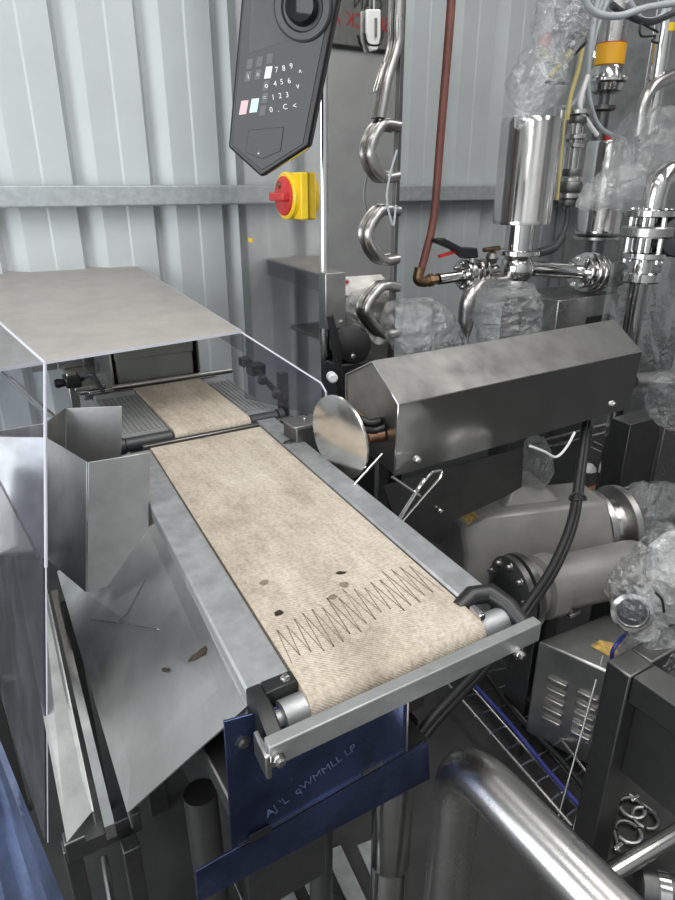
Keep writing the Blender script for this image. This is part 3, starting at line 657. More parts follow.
def keyq(px, py, w_, h_, mat, nm='key'):
    k = [(px-w_+h_*.18, py-h_+w_*.1), (px+w_+h_*.18, py-h_-w_*.1), (px+w_-h_*.18, py+h_-w_*.1), (px-w_-h_*.18, py+h_+w_*.1)]
    return part(nm, MB().prism([T(*p, .0025) for p in k], -nT*.002), mat, face_)
keyq(244, 107.5, 3.6, 7, 'pink'); keyq(254.5, 105.5, 3.8, 7, 'mint'); keyq(268.5, 72.5, 3.2, 6, 'white')
for px, py in ((250, 64), (260, 61.5), (270, 58.5), (248.5, 76.5), (258.5, 74.5), (266.5, 85.5), (265, 98), (263, 110.5)): keyq(px, py, 3, 5, 'key')
uu = (T(300, 100)-T(260, 106)).normalized(); vv = (T(282, 60)-T(275, 120)).normalized()
rows = (('789', ((277, 70), (284, 68.5), (291.5, 66.5))), ('456', ((275.5, 84), (282, 82), (289.5, 81))), ('123', ((273.5, 97.5), (280.5, 96), (287.5, 95))), ('0.C', ((271.5, 110), (278.5, 109.5), (285.5, 107))))
for chars, pos in rows:
    for ch_, (px, py) in zip(chars, pos): text('key_digit', ch_, T(px, py, .003), uu, vv, .018, 'white', face_)
for ch_, px, py in (('^', 300.5, 73), ('v', 298, 86), ('<', 295, 106)): text('arrow_symbol', ch_, T(px, py, .003), uu, vv, .020, 'white', face_)
text('key_symbol', 'i', T(248.5, 76.5, .003), uu, vv, .018, 'white', face_); text('key_symbol', '*', T(258.5, 76.5, .003), uu, vv, .022, 'greytube', face_)
text('key_symbol', 'o', T(266.5, 85.5, .003), uu, vv, .018, 'white', face_); text('key_symbol', '=', T(265, 98, .003), uu, vv, .018, 'greytube', face_)
fl = [(249, 130), (284, 127), (281, 151), (262, 159), (246, 152)]
part('port_flap', MB().prism([T(*p, .004) for p in fl], -nT*.003), 'blackgloss', face_, bevel=.001)
text('usb_mark', '+', T(259, 153.5, .0045), uu, vv, .014, 'white', face_)
ea_, eb2 = T(261, 177), T(309, 146); sp, sq = ea_.lerp(eb2, .55), ea_.lerp(eb2, .95); so = (eb2-ea_).cross(nT).normalized(); so = so if so.z < 0 else -so
part('trim_stripe', MB().prism([sp-nT*.012+so*.001, sq-nT*.012+so*.001, sq-nT*.036+so*.001, sp-nT*.036+so*.001], so*.002), 'yellow', tm, label='yellow stripe on the lower edge')
cN = T(303, 8, .002)
kn = part('jog_ring', MB().lathe(cN, nT, [(0, .075), (.006, .075), (.010, .070), (.010, .055), (.004, .05)], 32), 'darkgrey', face_)
part('jog_knob', MB().lathe(cN, nT, [(0, .042), (.025, .040), (.032, .034), (.030, .018)], 28), 'blackgloss', face_)
hi = T(300, -55)
part('support_arm', MB().tube([hi-nT*.04, hi-nT*.12, V((XC+.10, YC, hi.z+.02))], .02, 14), 'steel', tm)
# black lever, motor and knob between cabinet and rejector
bl = thing('black_motor_unit', 'black rounded motor with lever in the gap below the cabinet front', 'motor', Yp(350, 420, 1.86))
c = Yp(352, 345, 1.88)
part('body', MB().lathe(c, (-.3, -1, .1), [(-.085, .05), (-.07, .065), (.0, .07), (.02, .06), (.03, .03)], 24), 'black', bl)
part('lever', MB().tube([Yp(330, 316, 1.85), Yp(336, 345, 1.85), Yp(340, 390, 1.85)], [.012, .016, .014], 10), 'black', bl)
part('column', MB().box((c.x-.07, 1.86, 0), (c.x+.10, 1.95, c.z-.06)), 'black', bl, bevel=.006)
part('knob', MB().lathe(Yp(331, 376, 1.82), (-.3, -1, 0), [(0, .017), (.03, .017), (.034, .012)], 16), 'white', bl)
bolt(bl, Yp(353, 356, 1.85), (0, -1, 0), .007, .006)
# sign on the wall behind the photographer, seen mirrored in the cabinet front
def refl(px, py, Y=-2.44):
    p = Yp(px, py, YC); d = ray(px, py); k = (YC-Y)/d.y; return p+V((d.x*k, -(YC-Y), d.z*k))
s0, s1 = refl(338, 44), refl(392, -60)
sg = thing('warning_board', 'pale board with red and black lettering on the rear wall mirrored in the cabinet', 'sign', ((s0.x+s1.x)/2, -2.44, min(s0.z, s1.z)))
part('board', MB().box((min(s0.x, s1.x)-.4, -2.45, min(s0.z, s1.z)), (max(s0.x, s1.x)+.1, -2.435, 4.35)), 'grey', sg)
part('border', MB().box((min(s0.x, s1.x)-.4, -2.452, min(s0.z, s1.z)-.04), (max(s0.x, s1.x)+.1, -2.43, min(s0.z, s1.z))), 'black', sg)
hgt = abs(refl(360, 12).z-refl(360, 29).z)
text('sign_lettering', 'CAN', refl(368, 4, -2.433), (-1, 0, 0), (0, 0, 1), hgt*1.15, 'black', sg)
text('sign_lettering', 'BLOCK A', refl(362, 22, -2.433), (-1, 0, 0), (0, 0, 1), hgt*1.2, 'red', sg)
# ================================================================== RED PIPE AND VALVE GROUP
YV = 2.02
def pv(px, py, y=YV): return Yp(px, py, y)
rp = thing('red_air_pipe', 'dark red pipe coming down to a brass elbow by the valve', 'pipe', pv(418, 280, 2.06))
part('pipe', MB().tube(smooth([pv(455, -60, 2.06), pv(450, 20, 2.06), pv(441, 130, 2.06), pv(434, 215, 2.06), pv(426, 252, 2.06), pv(420, 274, 2.06)], 6), .0155, 14), 'redpipe', rp)
part('elbow', MB().tube(fillet([pv(420, 268, 2.06), pv(417, 281, 2.06), pv(426, 282, 2.06)], .02), [.021]*10, 14), 'brass', rp)
part('union_nut', MB().lathe(pv(426, 281, 2.06), pv(438, 279, 2.05)-pv(426, 281, 2.06), [(0, .020), (.012, .020), (.012, .026), (.030, .026), (.03, .018), (.05, .018)], 8), 'brass', rp, smoothing=False)
def discs(parent, c, ax, spec, mat='polished', name='flange', n=28):
    """spec: (offset, radius, thickness) list -> one flange each"""
    ax = V(ax).normalized()
    for o_, r_, t_ in spec:
        part(name, MB().lathe(V(c)+ax*o_, ax, [(0, r_*.93), (t_*.15, r_), (t_*.85, r_), (t_, r_*.93)], n), mat, parent)
def bolts(parent, c, ax, R_, n_, r=.006, h=.008, mat='polished'):
    ax = V(ax).normalized(); a = V((0, 0, 1)) if abs(ax.z) < .9 else V((1, 0, 0)); u = ax.cross(a).normalized(); w_ = ax.cross(u)
    for k in range(n_):
        an = 2*math.pi*(k+.5)/n_; bolt(parent, V(c)+(u*math.cos(an)+w_*math.sin(an))*R_, ax, r, h, mat)
bv = thing('ball_valve', 'steel ball valve with black lever handle beside the red pipe', 'valve', pv(470, 290))
a0, a1 = pv(438, 279, 2.05), pv(497, 270, 2.03); ax = a1-a0
part('body_tube', MB().lathe(a0, ax, [(0, .024), (.10, .024), (.10, .034), (.20, .034), (.2, .022), (ax.length, .022)], 20), 'polished', bv)
discs(bv, pv(462, 275, 2.04), ax, ((0, .062, .014), (.028, .05, .02), (.065, .058, .014), (.10, .055, .012)))
bolts(bv, pv(462, 275, 2.04), -ax, .048, 6, .008, .01)
part('stem', MB().cyl(pv(472, 262), pv(472, 250), .014, 12), 'polished', bv)
hv = [pv(437, 239, 2.0), pv(445, 238, 2.0), pv(462, 247, 2.0), pv(478, 248, 2.0), pv(479, 258, 2.0), pv(466, 259, 2.0), pv(455, 250, 2.0), pv(438, 243, 2.0)]
part('handle', MB().prism(hv, (0, .04, 0)), 'black', bv, bevel=.005)
part('handle_stripe', MB().prism([pv(439, 255, 2.02), pv(457, 250, 2.02), pv(457, 253, 2.02), pv(440, 258, 2.02)], (0, .01, 0)), 'red', bv)
part('gauge_ball', MB().lathe(pv(492, 258, 2.03), (0, 0, 1), [(-.028, .004), (-.02, .02), (0, .028), (.02, .02), (.028, .004)], 18), 'dark_steel', bv)
part('side_fitting', MB().cyl(pv(484, 250, 2.03), pv(499, 248, 2.03), .010, 10), 'brass', bv)

def cyl_between(px0, py0, px1, py1, rpx, y=YV):
    a, b = pv(px0, py0, y), pv(px1, py1, y); return a, V((a.x, a.y, b.z)), mpx(a)*rpx
av = thing('tall_process_valve', 'tall polished valve cylinder on a rounded cross body with two pipe branches', 'valve', pv(517, 340))
b0 = pv(521, 224); t0 = V((b0.x, b0.y, pv(528, 118).z)); R0 = mpx(b0)*28
part('actuator_cylinder', MB().lathe(b0, (0, 0, 1), [(0, R0*.86), (.0, R0), (.012, R0*1.015), (.016, R0), (t0.z-b0.z-.02, R0), (t0.z-b0.z, R0*.93)], 40), 'polished', av)
part('neck', MB().cyl(V((b0.x, b0.y, pv(518, 252).z)), b0, mpx(b0)*14, 24), 'polished', av)
zc = pv(518, 252).z; cb0 = V((b0.x, b0.y, 0))
discs(av, V((b0.x, b0.y, zc-.012)), (0, 0, 1), ((0, mpx(b0)*22, .022),), name='clamp_ring')
zb0 = pv(517, 268).z
part('cross_body', MB().lathe((b0.x, b0.y, zb0-.055), (0, 0, 1), [(0, .05), (.02, .066), (.05, .072), (.085, .064), (.105, .05)], 28), 'polished', av)
zl = pv(515, 287).z
discs(av, V((b0.x, b0.y, zl)), (0, 0, 1), ((-.02, .062, .022), (.01, .058, .016)), name='clamp_ring')
part('drain', MB().lathe((b0.x, b0.y, zl-.10), (0, 0, 1), [(0, .045), (.08, .055)], 20), 'steel', av)
el = [V((b0.x-.04, b0.y, pv(505, 284).z)), pv(484, 284, YV-.02), pv(470, 297, YV-.04), pv(466, 318, YV-.04), pv(464, 355, YV-.04)]
part('elbow_pipe', MB().tube(smooth(el, 8), [.034]*25+[.034, .032, .026, .02, .016, .016, .016, .016], 16), 'steel', av)
part('elbow_tip', MB().cyl(pv(466, 322, YV-.04), pv(464, 352, YV-.04), .011, 10), 'polished', av)
e0, e1 = V((b0.x, b0.y, zb0)), pv(582, 272, YV); ax = (e1-e0)
part('branch_pipe', MB().tube(smooth([e0, e0*.7+e1*.3+V((0, 0, .002)), e0*.4+e1*.6, e1], 5), .033, 18), 'polished', av)
discs(av, e1, ax, ((-.02, .075, .018), (.018, .088, .018), (.055, .09, .02), (.10, .082, .018)), n=32)
bolts(av, e1-ax.normalized()*.02, -ax, .062, 8, .009, .012)
part('branch_end', MB().lathe(e1, ax, [(0, .05), (.2, .05), (.2, .06), (.26, .06)], 20), 'dark_steel', av)
part('support_post', MB().box((b0.x-.03, b0.y-.03, 0), (b0.x+.03, b0.y+.03, zl-.1)), 'frame_steel', av)
hz = [pv(568, 204, YV+.04), pv(566, 225, YV+.03), pv(556, 246, YV+.02), pv(538, 253, YV+.05)]
solo('black_hose', MB().tube(smooth(hz, 8), [.012]*12+[.02]*13, 12), 'darkgrey', 'black rubber hose curving between the two big valve cylinders', 'hose')
# slim valve stack between the cylinders
sv = thing('slim_valve_stem', 'slim stacked valve fittings between the two large cylinders', 'valve', pv(567, 210))
s0_ = pv(567, 208, YV+.05); ztop = pv(571, 108, YV+.05).z; hL = ztop-s0_.z; mp_ = mpx(s0_)
part('stem', MB().lathe(s0_, (0, 0, 1), [(0, mp_*4), (hL, mp_*4)], 16), 'steel', sv)
for fz, rr, th in ((.02, 9, .03), (.10, 11, .025), (.17, 12, .04), (.27, 11, .02), (.33, 9, .03), (.62, 8, .02), (.70, 10, .02), (.86, 9, .03), (.94, 12, .02)):
    discs(sv, s0_+V((0, 0, hL*fz)), (0, 0, 1), ((0, mp_*rr, th),), 'steel' if th < .03 else 'dark_steel', 'collar', 20)
for dx_ in (-7, 7): part('tie_rod', MB().cyl(s0_+V((mp_*dx_, 0, hL*.3)), s0_+V((mp_*dx_, 0, hL*.95)), .006, 8), 'polished', sv)
part('side_tube', MB().cyl(pv(552, 200, YV-.02), pv(562, 110, YV-.02), .012, 10), 'steel', sv)
part('side_tube', MB().cyl(pv(557, 200, YV+.0), pv(565, 110, YV+.0), .007, 8), 'yellowtube', sv)
part('side_nut', MB().lathe(pv(551, 196, YV-.02), (0, 0, 1), [(0, .02), (.03, .022), (.05, .016)], 10), 'steel', sv)
# second cylinder
sc_ = thing('short_process_valve', 'second polished valve cylinder half hidden by a clear bag', 'valve', pv(598, 240, YV+.15))
b1 = pv(597, 233, YV+.15); R1 = mpx(b1)*21; h1 = pv(601, 141, YV+.15).z-b1.z
part('actuator_cylinder', MB().lathe(b1, (0, 0, 1), [(0, R1*.9), (0, R1), (.012, R1*1.02), (.016, R1), (h1-.012, R1), (h1, R1*.95)], 36), 'polished', sc_)
discs(sc_, b1, (0, 0, 1), ((-.03, R1*1.04, .018),), 'steel', 'clamp_ring')
part('neck', MB().cyl(V((b1.x, b1.y, pv(620, 293, 1.95).z)), b1, R1*.45, 20), 'dark_steel', sc_)
part('bolt_cap', MB().lathe(b1+V((0, 0, h1)), (0, 0, 1), [(0, R1*.3), (.03, R1*.3)], 12), 'red', sc_)
# yellow-banded top valve
yv = thing('yellow_banded_valve', 'steel control valve with a broad orange-yellow band near the top', 'valve', pv(602, 140, YV+.2))
b2 = pv(600, 128, YV+.2); m2 = mpx(b2); zz_ = lambda py: pv(602, py, YV+.2).z-b2.z
part('top_body', MB().lathe(b2, (0, 0, 1), [(zz_(42), m2*13), (zz_(-40), m2*13.5)], 28), 'steel', yv)
part('yellow_band', MB().lathe(b2, (0, 0, 1), [(zz_(65), m2*13.2), (zz_(64.5), m2*14), (zz_(43), m2*14), (zz_(42.5), m2*13.2)], 28), 'orange', yv)
part('red_line', MB().lathe(b2, (0, 0, 1), [(zz_(43), m2*14.1), (zz_(42), m2*14.1)], 28), 'red', yv)
part('diaphragm', MB().lathe(b2, (0, 0, 1), [(zz_(94), m2*9), (zz_(91), m2*15), (zz_(84), m2*17), (zz_(82), m2*20), (zz_(79), m2*20), (zz_(78), m2*17), (zz_(69), m2*16), (zz_(65), m2*13)], 32), 'polished', yv)
bolts(yv, b2+V((0, 0, zz_(79))), (0, 0, 1), m2*18.5, 10, .008, .012)
part('stem', MB().lathe(b2, (0, 0, 1), [(zz_(141), m2*7), (zz_(112), m2*7), (zz_(110), m2*12), (zz_(106), m2*12), (zz_(105), m2*5), (zz_(94), m2*5)], 20), 'dark_steel', yv)
part('side_port', MB().lathe(pv(593, 55, YV+.17), (-1, -.5, 0), [(0, .018), (.03, .016)], 12), 'polished', yv)
part('side_clip', MB().box(tuple(pv(617, 66, YV+.2)), tuple(pv(622, 52, YV+.2)+V((0, .03, 0)))), 'black', yv, bevel=.004)
# wrapped pressure switch and fittings inside the left bag
ps = thing('pressure_switch', 'black limit switch on a yellow stem inside the clear bag', 'switch', pv(560, 70))
part('head', MB().lathe(pv(570, 50), pv(581, 38)-pv(570, 50), [(0, .02), (.01, .03), (.06, .033), (.075, .02)], 18), 'black', ps)
part('stem', MB().cyl(pv(550, 77), pv(571, 51), .011, 10), 'yellowtube', ps)
part('window', MB().lathe(pv(573, 43, YV-.035), (0, -1, .2), [(0, .009), (.003, .009)], 12), 'white', ps)
cf = thing('capped_fitting', 'small fitting with a dull red cap inside the clear bag', 'fitting', pv(544, 85))
part('cap', MB().cyl(pv(545, 46), pv(545.5, 35), .024, 16), 'pink', cf)
part('nut', MB().cyl(pv(544, 57), pv(545, 46), .015, 6), 'yellowtube', cf, smoothing=False)
part('tube', MB().tube(smooth([pv(544, 57), pv(542, 68), pv(548, 80), pv(560, 84)], 6), .008, 10), 'white', cf)
for i, (pts, r_, mt, lab) in enumerate((
    ([(608, -10), (594, 25), (588, 60), (582, 90), (571, 106), (560, 108)], .011, 'greytube', 'outermost grey air hose bundled left of the yellow-banded valve'),
    ([(612, -10), (600, 20), (591, 55), (585, 95), (570, 130), (560, 180)], .009, 'greytube', 'straight grey air hose running down to the slim valve stem'),
    ([(600, -10), (594, 22), (588, 75), (592, 110), (603, 130), (625, 140)], .010, 'greytube', 'grey air hose sweeping right beneath the yellow-banded valve'),
    ([(583, 45), (578, 70), (571, 95), (567, 120)], .009, 'yellowtube', 'thick yellow tube beside the black limit switch'),
    ([(588, 75), (580, 105), (588, 122), (597, 135)], .010, 'white', 'pale hose looping under the diaphragm of the yellow-banded valve'))):
    solo('air_hose', MB().tube(smooth([pv(*p, YV+.10-i*.02) for p in pts], 8), r_, 10), mt, lab, 'hose', 'air hoses on the valves')
solo('cable_tie', MB().tube(smooth([pv(546, 82, YV-.008), pv(556, 83, YV-.008), pv(568, 84, YV-.006)], 5), .006, 8), 'black', 'black cable tie closing the bag below the capped fitting', 'cable tie')
# hose coil around the upright pipe
for i, pts in enumerate(([(580, -8), (594, 12), (618, 16), (645, 8), (680, 2)], [(612, 5), (625, 14), (650, 22), (680, 10)], [(628, 0), (642, 20), (662, 16), (668, -10)])):
    solo('overhead_cable', MB().tube(smooth([pv(*p, 1.75+.05*i) for p in pts], 8), .012, 10), ('greytube', 'darkgrey', 'greytube')[i], ('long grey cable sagging along the top right corner', 'dark cable curving in front of the upright pipe', 'short grey cable crossing the top of the upright pipe')[i], 'cable', 'cables in the top right corner')
wl = thing('wire_loop', 'thin black wire loop hooked on the upright pipe', 'wire', pv(655, 35, 1.75))
part('wire', MB().tube(smooth([pv(658, 32, 1.75), pv(650, 28, 1.75), pv(641, 24, 1.75), pv(641, 36, 1.75), pv(655, 36, 1.75), pv(652, 41, 1.75), pv(658, 43, 1.75)], 5), .004, 8), 'black', wl)
# upright pipes
up = thing('upright_pipe', 'bright upright steel pipe with a yellow tape ring at upper right', 'pipe', pv(648, 130, 1.85))
ua, ub = pv(673, -30, 2.0), pv(649, 135, 2.0)
part('pipe', MB().tube([ua, ub], .033, 20), 'polished', up)
d = (ub-ua).normalized(); ty_ = pv(665.5, 28, 2.0); part('tape_ring', MB().tube([ty_-d*.015, ty_+d*.015], .036, 20), 'yellow', up)
solo('bent_pipe', MB().tube(smooth([pv(690, 70, 1.95), pv(668, 78, 1.95), pv(652, 88, 1.95), pv(643, 105, 1.95), pv(639, 135, 1.95)], 8), .026, 16), 'steel', 'bent steel pipe curving behind the upright pipe', 'pipe')
eb = thing('enclosure_box', 'plain grey steel enclosure behind the yellow-banded valve', 'enclosure', pv(640, 140, 2.5))
ea, eb_ = pv(612, 330, 2.5), pv(760, -60, 2.5)
part('door', MB().box((ea.x+.06, 2.48, .9), (eb_.x, 2.5, 2.9)), 'dull', eb, bevel=.004)
part('frame', MB().box((ea.x-.06, 2.50, .0), (eb_.x, 2.9, 2.9)), 'dull', eb, bevel=.004)
part('edge_post', MB().box((ea.x-.06, 2.47, .9), (ea.x+.045, 2.5, 2.9)), 'steel', eb, bevel=.004)
# flange stack
fs = thing('flanged_pipe_stack', 'vertical stack of bolted flanges with an elbow above and pipe below', 'pipe flanges', pv(640, 340, 1.75))
f0 = pv(650, 225, 1.75); mf = mpx(f0); zf = lambda py: pv(650, py, 1.75).z
for py, r_, th in ((217, 24, .03), (237, 26, .045), (258, 22, .028), (281, 19, .045)):
    discs(fs, V((f0.x, f0.y, zf(py))), (0, 0, 1), ((0, mf*r_, th),), 'polished' if py != 237 else 'steel')
part('inner_pipe', MB().cyl((f0.x, f0.y, zf(340)), (f0.x, f0.y, zf(205)), mf*9, 20), 'polished', fs)
for an in range(6):
    a_ = an*math.pi/3+.3
    part('stud', MB().cyl((f0.x+math.cos(a_)*mf*18, f0.y+math.sin(a_)*mf*18, zf(262)), (f0.x+math.cos(a_)*mf*18, f0.y+math.sin(a_)*mf*18, zf(208)), .011, 8), 'polished', fs)
lp0 = V((f0.x, f0.y, zf(281))); part('lower_pipe', MB().cyl((f0.x, f0.y, .0), lp0, mf*9, 20), 'polished', fs)
part('elbow', MB().tube(smooth([V((f0.x, f0.y, zf(212))), V((f0.x, f0.y, zf(195))), pv(661, 180, 1.75), pv(676, 170, 1.75), pv(700, 168, 1.75)], 8), mf*11, 20), 'polished', fs)
dm = thing('round_motor_end', 'dark grey round motor end at the right edge beside the flange stack', 'motor', pv(676, 255, 1.65))
part('end_bell', MB().lathe(pv(679, 236, 1.65), (-.6, -.8, 0), [(-.12, .085), (0, .085), (.02, .078), (.03, .05), (.032, .01)], 30), 'darkgrey', dm)
part('label_ring', MB().lathe(pv(679, 236, 1.65), (-.6, -.8, 0), [(-.05, .088), (-.02, .088)], 30), 'steel', dm)
# actuator box behind the rejector
xb = thing('valve_terminal_box', 'stainless terminal box behind the far end of the rejector housing', 'box', pv(585, 330, 2.0))
xa, xc_ = pv(555, 330, 1.95), pv(620, 293, 1.95)
part('body', MB().box((xa.x, 1.95, xa.z-.15), (xc_.x, 2.25, xc_.z)), 'steel', xb, bevel=.004)
part('window', MB().box((pv(588, 316, 1.945).x, 1.945, pv(588, 330, 1.945).z), (pv(610, 316, 1.945).x, 1.95, pv(610, 314, 1.945).z)), 'black', xb)
part('post', MB().box((xa.x+.05, 2.02, 0), (xa.x+.10, 2.07, xa.z-.14)), 'frame_steel', xb)
solo('side_pipe', MB().cyl(pv(632, 381, 1.35), pv(700, 374, 1.35), .026, 18), 'steel', 'horizontal steel pipe entering from the right edge behind the rejector', 'pipe')
zpt = Yp(640, 422, 1.55).z
pd = thing('equipment_post', 'broad dark steel upright post below the hanging clear film', 'post', pv(640, 500, 1.55))
a_, b_ = pv(628, 440, 1.55), pv(662, 440, 1.55)
part('column', MB().box((a_.x, 1.55, 0), (b_.x-.03, 1.65, zpt)), 'frame_steel', pd, bevel=.003)
part('side_flange', MB().box((b_.x-.03, 1.53, 0), (b_.x+.06, 1.545, zpt)), 'steel', pd, bevel=.002)
# cable trays with reel behind
tr = thing('wire_shelf', 'wire mesh shelf under the far end of the rejector housing', 'wire shelf', pv(605, 500, 1.9))
for k, (p, q_) in enumerate((((545, 440), (640, 415)), ((545, 448), (640, 423)), ((590, 447), (622, 463)), ((594, 442), (626, 458)), ((585, 492), (632, 478)), ((585, 500), (632, 486)))):
    part('shelf_wire', MB().cyl(pv(*p, 1.85), pv(*q_, 1.85), .006, 8), 'steel', tr)
part('upright', MB().cyl(V((pv(590, 430, 1.85).x, 1.85, 0)), pv(590, 425, 1.85), .018, 12), 'polished', tr)
part('upright', MB().cyl(V((pv(640, 430, 1.85).x, 1.85, 0)), pv(640, 425, 1.85), .012, 12), 'steel', tr)
part('foot_cap', MB().lathe(pv(588, 470, 1.83), (0, 0, 1), [(0, .04), (.015, .035), (.03, .02)], 14), 'white', tr)
solo('cable_reel', MB().lathe(pv(618, 440, 1.95), (.5, -.8, .3), [(0, .085), (.02, .085), (.02, .04), (.06, .04), (.06, .085), (.08, .085), (.08, .03), (.07, .03)], 30), 'grey', 'pale round cable reel on the wire shelf', 'reel')
solo('orange_tray', MB().box(tuple(pv(595, 496, 1.83)), tuple(pv(618, 487, 1.83)+V((0, .08, 0)))), 'orangebox', 'flat orange piece lying on the lower wire shelf', 'tray', bevel=.003)
# ================================================================== PUMPS
ZP = .50
pm = thing('bonnet_motor', 'large grey motor under a faceted bonnet behind the flanged pump', 'motor', Zp(520, 560, .0)*.0+V((1.5, 1.33, 0)))
mL, mR = Zp(452, 545, ZP), Zp(588, 528, ZP); ax = (mR-mL); ax.z = 0; L_ = ax.length; ax = ax.normalized(); sd_ = ax.cross(V((0, 0, 1)))
def oct_(c, w_, h_, ch_): return [c+sd_*x_+V((0, 0, z_)) for x_, z_ in ((-w_, -h_), (w_, -h_), (w_, h_*.25), (w_-ch_, h_), (-w_+ch_, h_), (-w_, h_*.25))]
c0_, c1_ = mL, mL+ax*L_; mb = MB(); s0p, s1p, s2p = oct_(c0_, .105, .10, .05), oct_(c0_+ax*.07, .145, .145, .065), oct_(c1_, .145, .145, .065)
for sct in (s0p, s1p, s2p): mb.v += sct
for k in range(2):
    for j in range(6): mb.f.append((k*6+j, k*6+(j+1) % 6, (k+1)*6+(j+1) % 6, (k+1)*6+j))
mb.f += [tuple(range(5, -1, -1)), tuple(range(12, 18))]
part('bonnet', mb, 'motor', pm, bevel=.012)
part('terminal_hump', MB().hexa([mL+ax*.14-sd_*.10+V((0, 0, .13)), mL+ax*.36-sd_*.10+V((0, 0, .13)), mL+ax*.36+sd_*.05+V((0, 0, .14)), mL+ax*.14+sd_*.05+V((0, 0, .14)), mL+ax*.20-sd_*.10+V((0, 0, .20)), mL+ax*.30-sd_*.10+V((0, 0, .20)), mL+ax*.30+sd_*.0+V((0, 0, .20)), mL+ax*.20+sd_*.0+V((0, 0, .20))]), 'motor', pm, bevel=.012)
for k, (o_, r_, th) in enumerate(((0.005, .13, .03), (.05, .10, .04), (.09, .14, .03))):
    part('ring', MB().lathe(c1_, ax, [(o_, r_*.95), (o_+.004, r_), (o_+th-.004, r_), (o_+th, r_*.95)], 32), 'steel' if k != 1 else 'polished', pm)
part('warning_label', MB().sheet([p+V((0, 0, .002)) for p in (s1p[3]*.95+s1p[4]*.05-ax*.055-V((0, 0, .035)), s1p[3]*.95+s1p[4]*.05-ax*.02-V((0, 0, .01)), s1p[3]*.6+s1p[4]*.4-ax*.02-V((0, 0, .01)), s1p[3]*.6+s1p[4]*.4-ax*.055-V((0, 0, .035)))], .001), 'label', pm)
for o_ in (.1, .4): part('foot', MB().box((mL+ax*o_).to_tuple()[:2]+(0,), ((mL+ax*o_).x+.06, (mL+ax*o_).y+.06, ZP-.14)), 'dark_steel', pm)
pp = thing('flanged_pump', 'grey cylindrical pump with a dark bolted round end flange', 'pump', V((1.45, 1.03, 0)))
fC, fE = Zp(508, 594, ZP), Zp(636, 566, ZP); ax2 = (fE-fC); ax2.z = 0; L2 = ax2.length; ax2.normalize(); mF = mpx(fC)
part('end_flange', MB().lathe(fC, ax2, [(-.012, .06), (-.01, .07), (0, mF*36), (.004, mF*38), (.022, mF*38), (.024, mF*36)], 40), 'dark_steel', pp)
part('mating_flange', MB().lathe(fC, ax2, [(.028, mF*37), (.032, mF*39), (.05, mF*39), (.052, mF*37)], 40), 'frame_steel', pp)
bolts(pp, fC, -ax2, mF*31, 10, .009, .014, 'steel')
part('neck', MB().lathe(fC, ax2, [(.05, mF*28), (.06, mF*27), (.09, mF*27), (.10, mF*33), (.15, mF*33), (.155, mF*28)], 32), 'motor', pp)
part('barrel', MB().lathe(fC, ax2, [(.15, mF*28), (L2-.03, mF*29), (L2, mF*28), (L2+.03, mF*22)], 36), 'motor', pp)
tb = Zp(570, 611, ZP-.07); part('tab', MB().box((tb.x-.02, tb.y-.02, tb.z-.008), (tb.x+.025, tb.y+.04, tb.z+.004)), 'steel', pp, bevel=.002)
bolt(pp, tb+V((0, 0, .004)), (0, 0, 1), .007, .006)
part('pedestal', MB().box((fC.x+.07, fC.y-.06, 0), (fC.x+.11, fC.y+.03, ZP-.09)), 'frame_steel', pp, bevel=.003)
part('pedestal', MB().box((fE.x-.10, fE.y-.06, 0), (fE.x-.05, fE.y+.06, ZP-.08)), 'frame_steel', pp, bevel=.003)
# louvred box
kb = thing('louvred_steel_box', 'steel motor box with stamped louvres behind the dark frame leg', 'box', V((1.42, .87, 0)))
kA, kB, kC = Zp(538, 641, .40), Zp(618, 676, .40), Zp(606, 614, .40); kD = kB+(kC-kA)
part('body', MB().prism([V((p.x, p.y, .06)) for p in (kA, kB, kD, kC)], (0, 0, .34)), 'dull', kb, bevel=.006)
kn_ = (kB-kA); kn_.z = 0; ku = kn_.normalized(); kout = V((ku.y, -ku.x, 0)); kout = kout if kout.x < 0 else -kout
for row in range(5):
    for cc in range(2):
        base = kA+ku*(.045+cc*.085)+V((0, 0, -.10-row*.036)); base.z = .40-.10-row*.036
        part('louvre', MB().prism([base, base+ku*.055, base+ku*.055+V((0, 0, -.018)), base+V((0, 0, -.018))], kout*.009), 'steel', kb, bevel=.002)
for p in (.02,): part('foot', MB().box((kA.x+.01, kA.y-.06, 0), (kA.x+.05, kA.y-.02, .06)), 'dark_steel', kb)
part('foot', MB().box((kC.x-.06, kC.y-.14, 0), (kC.x-.02, kC.y-.10, .06)), 'dark_steel', kb)
q = [Zp(591, 646, .4015), Zp(600, 640, .4015), Zp(622, 645, .4015), Zp(612, 658, .4015)]
part('warning_label', MB().add(q, [(0, 1, 2, 3)]), 'label', kb)
# frame with leg
fr_ = thing('square_tube_frame', 'dark square-tube frame leg with beam standing at lower right', 'frame', (1.13, .62, 0))
lx, ly = 1.115, .625
part('leg', MB().box((lx-.025, ly-.025, 0), (lx+.055, ly+.035, .63)), 'frame_steel', fr_, bevel=.004)
part('top_beam', MB().box((lx-.02, ly-.55, .56), (lx+.055, ly-.026, .63)), 'frame_steel', fr_, bevel=.004)
part('infill_panel', MB().box((lx+.02, ly-.55, .33), (lx+.03, ly-.026, .56)), 'frame_steel', fr_)
part('top_beam', MB().box((lx+.056, ly-.02, .56), (lx+.6, ly+.035, .63)), 'frame_steel', fr_, bevel=.004)
part('leg', MB().box((lx-.02, ly-.62, 0), (lx+.055, ly-.551, .63)), 'frame_steel', fr_, bevel=.004)
part('leg', MB().box((lx+.601, ly-.02, 0), (lx+.66, ly+.035, .63)), 'frame_steel', fr_, bevel=.004)
